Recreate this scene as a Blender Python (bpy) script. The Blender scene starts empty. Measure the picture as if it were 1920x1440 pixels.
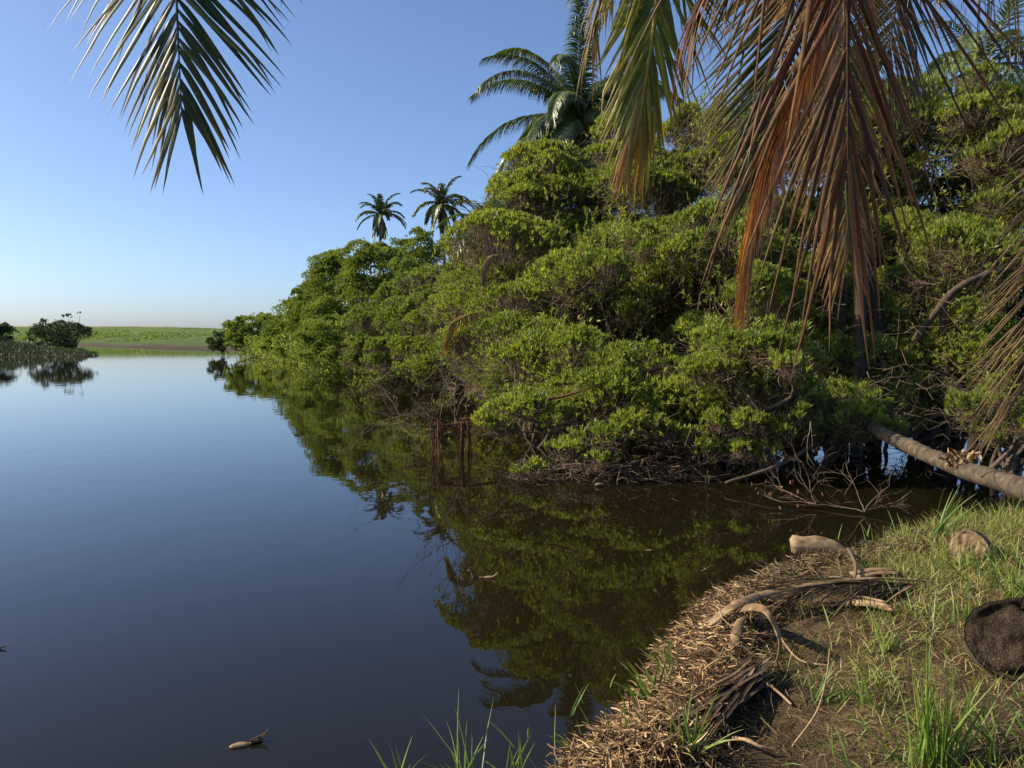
import bpy, math
import numpy as np
from mathutils import Vector
R = math.radians
sc = bpy.context.scene
COL = sc.collection
# ------------------------------------------------------------------ camera
F = 1553.0; HOR = 632.0; CAMZ = 2.2
PITCH = math.atan((720 - HOR) / F)
cam = bpy.data.cameras.new('camera'); camo = bpy.data.objects.new('camera', cam); COL.objects.link(camo)
cam.sensor_width = 36.0; cam.lens = 36.0 * F / 1920.0; cam.clip_start = 0.05; cam.clip_end = 9000
camo.location = (0, 0, CAMZ); camo.rotation_euler = (math.pi / 2 - PITCH, 0, 0); sc.camera = camo
# ------------------------------------------------------------------ light
SUN_EL = R(34); SUN_AZ = R(270)           # azimuth clockwise from +Y
world = bpy.data.worlds.new('World'); sc.world = world; world.use_nodes = True
wn = world.node_tree; bg = wn.nodes['Background']
sky = wn.nodes.new('ShaderNodeTexSky'); sky.sky_type = 'NISHITA'; sky.sun_disc = False
sky.sun_elevation = SUN_EL; sky.sun_rotation = SUN_AZ; sky.air_density = 0.72; sky.dust_density = 2.1; sky.ozone_density = 4.6; sky.altitude = 500
wn.links.new(sky.outputs[0], bg.inputs[0]); bg.inputs[1].default_value = 0.135
sun = bpy.data.lights.new('sun', 'SUN'); sun.energy = 5.0; sun.angle = R(0.5); sun.color = (1.0, 0.87, 0.66)
suno = bpy.data.objects.new('sun', sun); COL.objects.link(suno)
SD = Vector((math.sin(SUN_AZ) * math.cos(SUN_EL), math.cos(SUN_AZ) * math.cos(SUN_EL), math.sin(SUN_EL)))
suno.rotation_euler = SD.to_track_quat('Z', 'Y').to_euler(); suno.location = (-20, -10, 30)
sc.view_settings.view_transform = 'Standard'; sc.view_settings.look = 'None'
sc.view_settings.exposure = 0.58; sc.view_settings.gamma = 1.0
sc.render.engine = 'CYCLES'
sc.cycles.max_bounces = 8; sc.cycles.transparent_max_bounces = 8; sc.cycles.diffuse_bounces = 3; sc.cycles.glossy_bounces = 3
sc.cycles.use_denoising = True
# ------------------------------------------------------------------ helpers
cp, sp_ = math.cos(PITCH), math.sin(PITCH)
def ray(px, py):
    u = (px - 960) / F; v = (720 - py) / F
    return np.array([u, cp + v * sp_, -sp_ + v * cp])
def at(px, py, Y):
    d = ray(px, py); t = Y / d[1]
    return np.array([0, 0, CAMZ]) + d * t
def onz(px, py, z=0.0):
    d = ray(px, py); t = (z - CAMZ) / d[2]
    return np.array([0, 0, CAMZ]) + d * t
def nrm(a):
    a = np.asarray(a, float); return a / np.maximum(np.linalg.norm(a, axis=-1, keepdims=True), 1e-9)
UP = np.array([0, 0, 1.0])
def snoise(P, f, seed=0):
    """cheap smooth noise in -1..1 from sums of sines"""
    r = np.random.default_rng(seed + 977); o = np.zeros(P.shape[:-1])
    for i in range(7):
        k = r.normal(size=3); k = k / np.linalg.norm(k) * f * r.uniform(.6, 1.7); o = o + np.sin(P @ k + r.uniform(0, 6.28))
    return o / 3.2
def sstep(a, b, x):
    t = np.clip((x - a) / (b - a), 0, 1); return t * t * (3 - 2 * t)
class MB:
    def __init__(s): s.v = []; s.n = 0; s.q = []; s.t = []; s.a = []
    def add(s, V, Q=None, T=None, tint=0.5, dry=0.0):
        V = np.asarray(V, float).reshape(-1, 3); k = len(V)
        a = np.empty((k, 2)); a[:, 0] = tint; a[:, 1] = dry
        s.v.append(V); s.a.append(a)
        if Q is not None and len(Q): s.q.append(np.asarray(Q, int).reshape(-1, 4) + s.n)
        if T is not None and len(T): s.t.append(np.asarray(T, int).reshape(-1, 3) + s.n)
        s.n += k
    def build(s, name, mat, parent=None, smooth=True, origin=None):
        V = np.concatenate(s.v) if s.v else np.zeros((0, 3)); A = np.concatenate(s.a)
        o0 = np.array(origin) if origin is not None else np.zeros(3)
        me = bpy.data.meshes.new(name)
        Q = np.concatenate(s.q) if s.q else np.zeros((0, 4), int); T = np.concatenate(s.t) if s.t else np.zeros((0, 3), int)
        me.vertices.add(len(V)); me.vertices.foreach_set('co', (V - o0).astype(np.float32).ravel())
        li = np.concatenate([Q.ravel(), T.ravel()]); me.loops.add(len(li)); me.loops.foreach_set('vertex_index', li.astype(np.int32))
        st = np.concatenate([np.arange(len(Q)) * 4, len(Q) * 4 + np.arange(len(T)) * 3])
        me.polygons.add(len(st)); me.polygons.foreach_set('loop_start', st.astype(np.int32))
        me.polygons.foreach_set('use_smooth', np.full(len(st), smooth))
        me.update(calc_edges=True)
        for i, nm in enumerate(('tint', 'dry')):
            at_ = me.attributes.new(nm, 'FLOAT', 'POINT'); at_.data.foreach_set('value', A[:, i].astype(np.float32))
        me.materials.append(mat)
        o = bpy.data.objects.new(name, me); COL.objects.link(o)
        if parent is not None: o.parent = parent
        elif origin is not None: o.location = origin
        return o
def tag(o, label=None, cat=None, group=None, kind=None):
    if label: o['label'] = label
    if cat: o['category'] = cat
    if group: o['group'] = group
    if kind: o['kind'] = kind
    return o
def empty(name, loc, label, cat, group=None):
    o = bpy.data.objects.new(name, None); o.location = loc; o.empty_display_size = .1; COL.objects.link(o)
    return tag(o, label, cat, group)
def catmull(P, n):
    P = np.asarray(P, float); P = np.vstack([2 * P[0] - P[1], P, 2 * P[-1] - P[-2]]); out = []
    m = len(P) - 3
    for t in np.linspace(0, m, n):
        i = min(int(t), m - 1); u = t - i; p0, p1, p2, p3 = P[i:i + 4]
        out.append(.5 * ((2 * p1) + (-p0 + p2) * u + (2 * p0 - 5 * p1 + 4 * p2 - p3) * u * u + (-p0 + 3 * p1 - 3 * p2 + p3) * u ** 3))
    return np.array(out)
def frames(P):
    T = nrm(np.gradient(P, axis=0)); S = np.cross(T, UP)
    bad = np.linalg.norm(S, axis=1) < .05; S[bad] = (1, 0, 0)
    S = nrm(S)
    for i in range(1, len(S)):
        if S[i] @ S[i - 1] < 0: S[i] = -S[i]
    return T, S, np.cross(S, T)
def tube(mb, P, rad, sides=8, tint=.5, dry=0, squash=1.0, rough=0.0, seed=0, cap=False, side=None):
    P = np.asarray(P, float); n = len(P); rad = np.broadcast_to(np.asarray(rad, float), (n,))
    T, S, N = frames(P)
    if side is not None:
        S = nrm(np.asarray(side) - (T @ np.asarray(side))[:, None] * T); N = np.cross(S, T)
    a = np.linspace(0, 2 * np.pi, sides, endpoint=False)
    V = P[:, None] + rad[:, None, None] * (np.cos(a)[None, :, None] * S[:, None] + squash * np.sin(a)[None, :, None] * N[:, None])
    if rough: V = V + (V - P[:, None]) * (snoise(V, 1.2 / max(rad.max(), .01), seed) * rough)[..., None]
    i = np.arange(n - 1)[:, None]; j = np.arange(sides)[None]; j2 = (j + 1) % sides
    Q = np.stack(np.broadcast_arrays(i * sides + j, i * sides + j2, (i + 1) * sides + j2, (i + 1) * sides + j), -1)
    V = V.reshape(-1, 3); Tt = None
    if cap:
        V = np.vstack([V, P[0], P[-1]]); c0 = n * sides; jj = np.arange(sides)
        Tt = np.vstack([np.stack([np.full(sides, c0), (jj + 1) % sides, jj], 1), np.stack([np.full(sides, c0 + 1), (n - 1) * sides + jj, (n - 1) * sides + (jj + 1) % sides], 1)])
    mb.add(V, Q.reshape(-1, 4), Tt, tint, dry)
def sticks(mb, A, B, ra, rb, tint=.5, dry=0., bend=None):
    """many thin three-sided twigs from A to B (two segments when bent)"""
    A = np.asarray(A, float); B = np.asarray(B, float); n = len(A)
    if n == 0: return
    T = nrm(B - A); h = np.where(np.abs(T[:, 2:3]) > .9, [[1., 0, 0]], [[0, 0, 1.]]); S = nrm(np.cross(T, h)); N = np.cross(S, T)
    a = np.array([0, 2.094, 4.189]); ring = np.cos(a)[None, :, None] * S[:, None] + np.sin(a)[None, :, None] * N[:, None]
    ra = np.broadcast_to(ra, (n,)); rb = np.broadcast_to(rb, (n,))
    if bend is None: bend = np.zeros((n, 3))
    M = (A + B) / 2 + bend
    V = np.stack([A[:, None] + ring * ra[:, None, None], M[:, None] + ring * ((ra + rb) / 2)[:, None, None], B[:, None] + ring * rb[:, None, None]], 1).reshape(n * 9, 3)
    b = np.arange(n)[:, None] * 9; Q = []
    for k in (0, 3):
        for j in range(3): Q.append(np.stack([b[:, 0] + k + j, b[:, 0] + k + (j + 1) % 3, b[:, 0] + k + 3 + (j + 1) % 3, b[:, 0] + k + 3 + j], 1))
    tt = np.repeat(np.broadcast_to(tint, (n,)), 9)
    mb.add(V, np.concatenate(Q), None, tt, dry)
def leaves(mb, P, A, L, W, rng, tint=None, dry=0., fold=.12, curl=.1):
    """elliptic leaves folded along the midrib, two quads each"""
    n = len(P); A = nrm(A); X = rng.normal(size=(n, 3)) * .6 + UP; S = nrm(np.cross(A, X)); N = np.cross(S, A)
    L = np.broadcast_to(L, (n,))[:, None]; W = np.broadcast_to(W, (n,))[:, None] * .5
    f = W * fold * 2
    V = np.stack([P, P + A * L * .33 + S * W * .95 + N * f, P + A * L * .7 + S * W * .8 + N * f - N * L * curl * .5, P + A * L - N * L * curl,
                  P + A * L * .7 - S * W * .8 + N * f - N * L * curl * .5, P + A * L * .33 - S * W * .95 + N * f], 1).reshape(-1, 3)
    b = np.arange(n)[:, None] * 6
    Q = np.concatenate([b + np.array([[0, 1, 2, 3]]), b + np.array([[0, 3, 4, 5]])])
    if tint is None: tint = rng.random(n)
    mb.add(V, Q, None, np.repeat(tint, 6), np.repeat(np.broadcast_to(dry, (n,)), 6))
def strips(mb, P0, D0, S0, L, W, rng, K=6, droop=.5, tint=None, dry=0., drytip=0., fold=.25, kink=0., ex=1.0, jit=0., blunt=False):
    """long tapering leaflets that droop under gravity, V-folded; all vectorised"""
    n = len(P0); L = np.broadcast_to(L, (n,)); W = np.broadcast_to(W, (n,)); D = nrm(D0); S = nrm(S0)
    droop = np.broadcast_to(droop, (n,)); pts = [np.array(P0, float)]; dirs = [D]
    kk = rng.integers(1, max(K, 3), n); kinked = rng.random(n) < kink
    for k in range(K):
        g = droop[:, None] * ((k + 1) / K) ** ex / K * 2
        D = nrm(D + np.array([0, 0, -1.]) * g + rng.normal(size=(n, 3)) * jit)
        D = np.where((kinked & (kk == k))[:, None], nrm(D * .3 + np.array([0, 0, -1.])), D)
        pts.append(pts[-1] + D * (L / K)[:, None]); dirs.append(D)
    P = np.stack(pts, 1); Dr = np.stack(dirs, 1); t = np.linspace(0, 1, K + 1)
    Sx = nrm(S[:, None] - (S[:, None] * Dr).sum(-1, keepdims=True) * Dr); N = np.cross(Sx, Dr)
    prof = np.minimum(1, .35 + t * 5) * np.clip((1 - t) * 1.6, 0, 1) ** .75 + .02
    if blunt: prof = np.minimum(1, .5 + np.minimum(t, 1 - t) * 4)
    w = (W[:, None] * prof[None] * .5)[..., None]
    V = np.stack([P + Sx * w, P - N * w * fold * 2, P - Sx * w], 2)      # n,K+1,3,3
    V = V.reshape(n * (K + 1) * 3, 3); b = (np.arange(n) * (K + 1) * 3)[:, None]
    Q = []
    for k in range(K):
        for j in (0, 1): Q.append(b + np.array([[k * 3 + j, k * 3 + j + 1, k * 3 + 3 + j + 1, k * 3 + 3 + j]]))
    if tint is None: tint = rng.random(n)
    dr = np.clip(np.broadcast_to(dry, (n,))[:, None] + np.broadcast_to(drytip, (n,))[:, None] * sstep(.25, 1, t)[None], 0, 1)
    mb.add(V, np.concatenate(Q), None, np.repeat(np.broadcast_to(tint, (n,)), (K + 1) * 3), np.repeat(dr.reshape(-1), 3))
# ------------------------------------------------------------------ materials
def newmat(name):
    m = bpy.data.materials.new(name); m.use_nodes = True; nt = m.node_tree
    return m, nt, nt.nodes['Principled BSDF'], nt.nodes['Material Output']
def ramp(nt, stops):
    r = nt.nodes.new('ShaderNodeValToRGB'); e = r.color_ramp.elements
    while len(e) < len(stops): e.new(.5)
    for k, (p, c) in enumerate(stops): e[k].position = p; e[k].color = (*c, 1)
    return r
def attr(nt, nm):
    a = nt.nodes.new('ShaderNodeAttribute'); a.attribute_name = nm; return a
def noise(nt, scale, detail=4, rough=.55, coord='Object', stretch=None):
    tc = nt.nodes.new('ShaderNodeTexCoord'); n = nt.nodes.new('ShaderNodeTexNoise'); n.inputs['Scale'].default_value = scale
    n.inputs['Detail'].default_value = detail; n.inputs['Roughness'].default_value = rough
    src = tc.outputs[coord]
    if stretch:
        mp = nt.nodes.new('ShaderNodeMapping'); mp.inputs['Scale'].default_value = stretch; nt.links.new(src, mp.inputs[0]); src = mp.outputs[0]
    nt.links.new(src, n.inputs['Vector']); return n
def mix(nt, fac, a, b, blend='MIX'):
    m = nt.nodes.new('ShaderNodeMix'); m.data_type = 'RGBA'; m.blend_type = blend
    for sock, v in ((m.inputs[0], fac), (m.inputs[6], a), (m.inputs[7], b)):
        if isinstance(v, (int, float)): sock.default_value = v
        elif isinstance(v, tuple): sock.default_value = (*v, 1)
        else: nt.links.new(v, sock)
    return m.outputs[2]
def bump(nt, bsdf, h, strength, dist):
    b = nt.nodes.new('ShaderNodeBump'); b.inputs['Strength'].default_value = strength; b.inputs['Distance'].default_value = dist
    nt.links.new(h, b.inputs['Height']); nt.links.new(b.outputs[0], bsdf.inputs['Normal'])
def leafmat(name, stops, dryc=(.25, .13, .05), rough=.42, trans=.3, spec=.4, tcol=None):
    m, nt, b, out = newmat(name)
    r = ramp(nt, stops); nt.links.new(attr(nt, 'tint').outputs['Fac'], r.inputs[0])
    n = noise(nt, 25, 3); pr = ramp(nt, [(.3, (.72, .72, .72)), (.7, (1.15, 1.15, 1.15))]); nt.links.new(n.outputs[0], pr.inputs[0])
    c0 = mix(nt, 1.0, r.outputs[0], pr.outputs[0], 'MULTIPLY')
    n2 = noise(nt, 60, 3); dr = ramp(nt, [(.25, tuple(x * .55 for x in dryc)), (.75, tuple(min(1, x * 1.3) for x in dryc))]); nt.links.new(n2.outputs[0], dr.inputs[0])
    c = mix(nt, attr(nt, 'dry').outputs['Fac'], c0, dr.outputs[0])
    nt.links.new(c, b.inputs['Base Color']); b.inputs['Roughness'].default_value = rough; b.inputs['Specular IOR Level'].default_value = spec
    t = nt.nodes.new('ShaderNodeBsdfTranslucent'); tm = mix(nt, 1.0, c, tcol or (1.5, 1.5, .5), 'MULTIPLY'); nt.links.new(tm, t.inputs[0])
    ms = nt.nodes.new('ShaderNodeMixShader'); ms.inputs[0].default_value = trans
    nt.links.new(b.outputs[0], ms.inputs[1]); nt.links.new(t.outputs[0], ms.inputs[2]); nt.links.new(ms.outputs[0], out.inputs[0])
    return m
def barkmat(name, c1, c2, scale=8, rings=False, rough=.85, bs=.6, bd=.02, stretch=(1, 1, .3)):
    m, nt, b, out = newmat(name)
    n = noise(nt, scale, 6, .6, stretch=stretch); r = ramp(nt, [(.3, c1), (.7, c2)]); nt.links.new(n.outputs[0], r.inputs[0])
    c = mix(nt, .5, r.outputs[0], mix(nt, attr(nt, 'tint').outputs['Fac'], c1, c2))
    nt.links.new(c, b.inputs['Base Color']); b.inputs['Roughness'].default_value = rough; b.inputs['Specular IOR Level'].default_value = .25
    bump(nt, b, n.outputs[0], bs, bd)
    return m
M = {}
M['mangrove'] = leafmat('mangrove_leaf', [(0, (.075, .11, .028)), (.35, (.18, .228, .052)), (.8, (.31, .345, .088)), (.965, (.41, .41, .10)), (1, (.5, .38, .04))], (.3, .15, .05), trans=.5)
M['farleaf'] = leafmat('far_mangrove_leaf', [(0, (.075, .115, .034)), (.5, (.165, .222, .06)), (1, (.28, .325, .09))], trans=.48)
M['darkleaf'] = leafmat('dark_shrub_leaf', [(0, (.045, .07, .03)), (.6, (.08, .11, .045)), (1, (.13, .16, .065))], trans=.2)
M['reed'] = leafmat('reed_leaf', [(0, (.04, .065, .03)), (.6, (.07, .10, .045)), (1, (.11, .13, .06))], trans=.2)
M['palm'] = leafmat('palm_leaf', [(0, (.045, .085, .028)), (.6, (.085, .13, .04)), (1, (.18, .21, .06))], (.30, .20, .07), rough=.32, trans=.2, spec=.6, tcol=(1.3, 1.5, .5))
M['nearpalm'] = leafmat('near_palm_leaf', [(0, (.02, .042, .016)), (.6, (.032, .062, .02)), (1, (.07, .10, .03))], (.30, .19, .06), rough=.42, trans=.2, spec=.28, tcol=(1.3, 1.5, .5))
M['yellowpalm'] = leafmat('yellowing_palm_leaf', [(0, (.10, .15, .02)), (.6, (.20, .24, .03)), (1, (.38, .35, .05))], (.50, .20, .04), rough=.36, trans=.35, spec=.45, tcol=(1.4, 1.4, .5))
M['brownpalm'] = leafmat('brown_palm_leaf', [(0, (.022, .011, .007)), (.5, (.055, .022, .011)), (.85, (.15, .042, .017)), (1, (.28, .16, .06))], (.27, .15, .055), rough=.45, trans=.18, spec=.18, tcol=(1.4, 1.0, .5))  # dry brown, darkened further to carry shade from the crown above
M['orangepalm'] = leafmat('orange_palm_leaf', [(0, (.16, .06, .022)), (.45, (.33, .14, .05)), (.8, (.46, .25, .085)), (1, (.68, .42, .12))], (.45, .30, .14), rough=.5, trans=.2, spec=.2, tcol=(1.4, 1.0, .5))
M['tanpalm'] = leafmat('tan_palm_leaf', [(0, (.16, .11, .05)), (.6, (.30, .21, .09)), (1, (.42, .34, .15))], (.45, .32, .16), rough=.55, trans=.2, spec=.3, tcol=(1.3, 1.2, .6))
M['olivepalm'] = leafmat('olive_palm_leaf', [(0, (.045, .055, .018)), (.6, (.09, .09, .025)), (1, (.18, .14, .04))], (.36, .19, .06), rough=.45, trans=.2, spec=.4, tcol=(1.4, 1.3, .5))
M['straw'] = leafmat('straw', [(0, (.05, .03, .016)), (.4, (.20, .125, .06)), (.75, (.39, .24, .11)), (1, (.58, .42, .22))], (.5, .3, .15), rough=.6, trans=.05, spec=.3, tcol=(1, .9, .6))
M['darkstraw'] = leafmat('dark_straw', [(0, (.04, .026, .014)), (.6, (.12, .08, .043)), (1, (.32, .22, .12))], (.3, .2, .1), rough=.65, trans=.05, spec=.3, tcol=(1, .9, .6))
M['husk'] = leafmat('dry_husk', [(0, (.10, .058, .026)), (.5, (.27, .17, .082)), (1, (.46, .32, .175))], (.3, .2, .1), rough=.55, trans=.03, spec=.35, tcol=(1, .9, .6))
M['grass'] = leafmat('bank_grass', [(0, (.07, .12, .02)), (.5, (.15, .225, .035)), (.85, (.25, .32, .065)), (1, (.42, .36, .14))], (.4, .28, .12), rough=.45, trans=.3)
M['tallgrass'] = leafmat('tall_grass', [(0, (.07, .14, .025)), (.6, (.13, .23, .04)), (1, (.28, .34, .08))], (.45, .36, .12), rough=.4, trans=.3)
M['bark'] = barkmat('mangrove_bark', (.05, .035, .025), (.17, .125, .09), 10)
M['twig'] = barkmat('twig_bark', (.05, .034, .024), (.25, .18, .12), 20)
M['deadtwig'] = barkmat('dead_twig', (.07, .048, .034), (.21, .155, .11), 20)
M['rust'] = barkmat('rust_root', (.06, .028, .017), (.20, .095, .05), 25)
def mottle(name, dark=.35, scale=35):
    nt = M[name].node_tree; b = nt.nodes['Principled BSDF']; src = b.inputs['Base Color'].links[0].from_socket
    n = noise(nt, scale, 6, .75, stretch=(.35, 1.6, 1.6)); r = ramp(nt, [(.36, (dark,) * 3), (.56, (1, 1, 1))]); nt.links.new(n.outputs[0], r.inputs[0])
    nt.links.new(mix(nt, 1.0, src, r.outputs[0], 'MULTIPLY'), b.inputs['Base Color']); bump(nt, b, n.outputs[0], .8, .006)
mottle('husk', .45, 28); mottle('bark', .5, 14)
M['drypalm'] = leafmat('dry_palm_leaf', [(0, (.05, .03, .016)), (.5, (.13, .075, .035)), (1, (.34, .23, .11))], (.36, .25, .12), rough=.5, trans=.2, spec=.2, tcol=(1.3, 1.1, .6))
# palm trunk with rings
m, nt, b, out = newmat('palm_trunk'); M['trunk'] = m
n = noise(nt, 9, 6, .65); r = ramp(nt, [(.3, (.022, .016, .010)), (.5, (.070, .050, .030)), (.75, (.17, .125, .072))]); nt.links.new(n.outputs[0], r.inputs[0])  # brown ramp lowered to include the shade lying on the fallen trunk
a = attr(nt, 'tint'); rr = ramp(nt, [(0, (.35, .33, .3)), (.25, (1, 1, 1)), (1, (1.0, 1.0, 1.0))]); nt.links.new(a.outputs['Fac'], rr.inputs[0])
nt.links.new(mix(nt, 1.0, r.outputs[0], rr.outputs[0], 'MULTIPLY'), b.inputs['Base Color']); b.inputs['Roughness'].default_value = .8
n = noise(nt, 45, 4); bump(nt, b, n.outputs[0], .5, .01)
# water
m, nt, b, out = newmat('lagoon_water'); M['water'] = m
b.inputs['Base Color'].default_value = (.010, .0078, .0032, 1); b.inputs['Roughness'].default_value = .012; b.inputs['IOR'].default_value = 1.315
n1 = noise(nt, 1.6, 2, .5, stretch=(1, .55, 1)); n2 = noise(nt, 9, 2, .5, stretch=(1, .6, 1))
mt = nt.nodes.new('ShaderNodeMath'); mt.operation = 'MULTIPLY_ADD'; mt.inputs[1].default_value = .12
nt.links.new(n2.outputs[0], mt.inputs[0]); nt.links.new(n1.outputs[0], mt.inputs[2]); bump(nt, b, mt.outputs[0], .25, .012)
# soil
m, nt, b, out = newmat('bank_soil'); M['soil'] = m
n = noise(nt, 3.0, 8, .65); r = ramp(nt, [(.3, (.05, .035, .02)), (.5, (.13, .09, .05)), (.72, (.26, .185, .105))]); nt.links.new(n.outputs[0], r.inputs[0])
n2 = noise(nt, 55, 5, .7); r2 = ramp(nt, [(.35, (.45, .42, .4)), (.65, (1.35, 1.3, 1.2))]); nt.links.new(n2.outputs[0], r2.inputs[0])
nt.links.new(mix(nt, 1.0, r.outputs[0], r2.outputs[0], 'MULTIPLY'), b.inputs['Base Color']); b.inputs['Roughness'].default_value = .9; b.inputs['Specular IOR Level'].default_value = .2
bump(nt, b, n2.outputs[0], 1.0, .05)
# berm: mud, grass, sand by height
m, nt, b, out = newmat('berm_ground'); M['berm'] = m
geo = nt.nodes.new('ShaderNodeNewGeometry'); sx = nt.nodes.new('ShaderNodeSeparateXYZ'); nt.links.new(geo.outputs['Position'], sx.inputs[0])
n = noise(nt, .06, 6, .6, stretch=(1, 1, 1)); ad = nt.nodes.new('ShaderNodeMath'); ad.operation = 'MULTIPLY_ADD'; ad.inputs[1].default_value = 1.7
nt.links.new(n.outputs[0], ad.inputs[0]); nt.links.new(sx.outputs[2], ad.inputs[2])
mr = nt.nodes.new('ShaderNodeMapRange'); mr.inputs['From Min'].default_value = 0; mr.inputs['From Max'].default_value = 9; nt.links.new(ad.outputs[0], mr.inputs[0])
r = ramp(nt, [(.06, (.045, .033, .021)), (.13, (.085, .06, .038)), (.165, (.075, .11, .028)), (.66, (.10, .15, .03)), (.78, (.11, .15, .035)), (.86, (.32, .27, .18))]); nt.links.new(mr.outputs[0], r.inputs[0])
n2 = noise(nt, .7, 5, .7); r2 = ramp(nt, [(.35, (.65, .65, .65)), (.65, (1.25, 1.25, 1.2))]); nt.links.new(n2.outputs[0], r2.inputs[0])
nt.links.new(mix(nt, 1.0, r.outputs[0], r2.outputs[0], 'MULTIPLY'), b.inputs['Base Color']); b.inputs['Roughness'].default_value = .9; b.inputs['Specular IOR Level'].default_value = .1
# cut log end
def endmat(name, ca, cb, cc, sc_=7, crack=.2):
    m, nt, b, out = newmat(name)
    n = noise(nt, sc_, 7, .7); r = ramp(nt, [(.3, ca), (.5, cb), (.7, cc)]); nt.links.new(n.outputs[0], r.inputs[0])
    v = nt.nodes.new('ShaderNodeTexVoronoi'); v.feature = 'DISTANCE_TO_EDGE'; v.inputs['Scale'].default_value = sc_ * 4
    tc = nt.nodes.new('ShaderNodeTexCoord'); nz = noise(nt, 9, 4); va = nt.nodes.new('ShaderNodeVectorMath'); va.operation = 'MULTIPLY_ADD'; va.inputs[1].default_value = (.3, .3, .3)
    nt.links.new(nz.outputs['Color'], va.inputs[0]); nt.links.new(tc.outputs['Object'], va.inputs[2]); nt.links.new(va.outputs[0], v.inputs['Vector'])
    vr = ramp(nt, [(0, (1 - crack * 2.2,) * 3), (.05, (1, 1, 1))]); nt.links.new(v.outputs['Distance'], vr.inputs[0])
    nt.links.new(mix(nt, attr(nt, 'dry').outputs['Fac'], r.outputs[0], mix(nt, 1.0, r.outputs[0], vr.outputs[0], 'MULTIPLY')), b.inputs['Base Color'])
    b.inputs['Roughness'].default_value = .9; b.inputs['Specular IOR Level'].default_value = .15
    n3 = noise(nt, 40, 5, .7); vb = ramp(nt, [(0, (0, 0, 0)), (.12, (1, 1, 1))]); nt.links.new(v.outputs['Distance'], vb.inputs[0]); bump(nt, b, mix(nt, 1 - crack, vb.outputs[0], n3.outputs[0]), 1.0, .035)
    return m
M['paleend'] = endmat('pale_cut_wood', (.13, .08, .045), (.30, .20, .115), (.38, .27, .16), crack=.02)
M['darkend'] = endmat('rotten_cut_wood', (.018, .012, .008), (.05, .034, .021), (.11, .075, .045))
# ------------------------------------------------------------------ terrain
def poly_sd(px, py, poly):
    """signed distance, positive inside"""
    d = np.full(px.shape, 1e9); ins = np.zeros(px.shape, bool); n = len(poly)
    for i in range(n):
        x1, y1 = poly[i]; x2, y2 = poly[(i + 1) % n]; ex, ey = x2 - x1, y2 - y1
        t = np.clip(((px - x1) * ex + (py - y1) * ey) / (ex * ex + ey * ey), 0, 1)
        d = np.minimum(d, np.hypot(px - x1 - t * ex, py - y1 - t * ey))
        c = ((y1 > py) != (y2 > py)) & (px < (x2 - x1) * (py - y1) / (y2 - y1 + 1e-12) + x1); ins ^= c
    return np.where(ins, d, -d)
edge_px = [(560, 1560), (760, 1500), (960, 1475), (1080, 1430), (1130, 1370), (1190, 1300), (1255, 1250), (1280, 1170), (1345, 1110), (1400, 1065), (1480, 1045), (1600, 1035),
           (1650, 1000), (1710, 985), (1790, 968), (1920, 950), (2100, 945)]
edgeA = [tuple(onz(x, y, .28)[:2]) for x, y in edge_px]
landA = [(-6, -1.5), (-2.2, 2.2)] + edgeA + [(9.5, 10.5), (30, 12), (30, -40), (-30, -40)]
landB = [(-36, 112), (-32, 98), (-13.6, 59), (-6.2, 44), (-2.2, 31), (.4, 21.5), (2.0, 15.8), (4.6, 14.6), (6.0, 15.6), (7.6, 16.6), (10, 15.5), (14, 15.5), (60, 14), (90, 300), (-30, 260)]
landD = [(-300, 60), (-62, 92), (-50.5, 93), (-49.5, 96), (-53, 104), (-70, 112), (-300, 140)]
def height(x, y):
    P = np.stack([x, y, np.zeros_like(x)], -1)
    dA = poly_sd(x, y, landA) + .05 * snoise(P, 5, 3); dB = poly_sd(x, y, landB) + .5 * snoise(P, .8, 4); dD = poly_sd(x, y, landD) + .5 * snoise(P, .5, 9)
    z = np.full(x.shape, -1.2)
    zA = -1.2 + sstep(-.9, .02, dA) * 1.35 + sstep(-.02, .35, dA) * .17 + sstep(.3, 2.2, dA) * .16 + np.where(dA > 0, 1, 0) * (.03 * snoise(P, 3, 5) + .012 * snoise(P, 11, 6) + .006 * snoise(P, 34, 7)) * sstep(0, .3, dA)
    zB = -1.2 + sstep(-2.5, 1.5, dB) * 1.22 + sstep(2, 5, dB) * .18 + sstep(1, 40, dB) * 1.0 + .06 * snoise(P, 1.5, 8)
    zD = -1.2 + sstep(-3, 1, dD) * 1.45 + .1 * snoise(P, .8, 10)
    y0 = np.clip(137 + (-49 - x) * 1.2, 110, 260) + 2.5 * snoise(P, .09, 12) + .8 * snoise(P, .5, 13); dy = y - y0
    crest = np.clip(4.3 + (-70 - x) * .033, 3.4, 7.6) + .3 * snoise(P, .12, 14)
    zC = np.where(dy < 0, sstep(-6, 0, dy) * 1.25 - 1.2, .05 + crest * sstep(-25, 105, dy) - crest * sstep(-25, 105, 0)) ; zC = np.where(dy > 130, .05 + (crest - .3) * (1 - sstep(130, 210, dy)) - 2.5 * sstep(180, 240, dy), zC)
    zC = zC + .22 * snoise(P, .55, 15) * sstep(5, 30, dy) * (1 - sstep(150, 200, dy))
    inland = sstep(60, 110, x)
    return np.maximum.reduce([z, zA, zB, zD, zC])
rs = [.6]
while rs[-1] < 6000:
    r0 = rs[-1]; rs.append(r0 + (.035 if 2.8 < r0 < 10 else max(.05, r0 * .022) if r0 < 700 else r0 * .12))
rs = np.array(rs)
angs = np.concatenate([np.linspace(-50, 50, 560), np.linspace(50, 310, 90)[1:-1]]); th = np.radians(angs)
Rg, Tg = np.meshgrid(rs, th, indexing='ij'); gx = Rg * np.sin(Tg); gy = Rg * np.cos(Tg); gz = height(gx, gy)
nr, na = Rg.shape
i = np.arange(nr - 1)[:, None]; j = np.arange(na)[None]; j2 = (j + 1) % na
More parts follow.
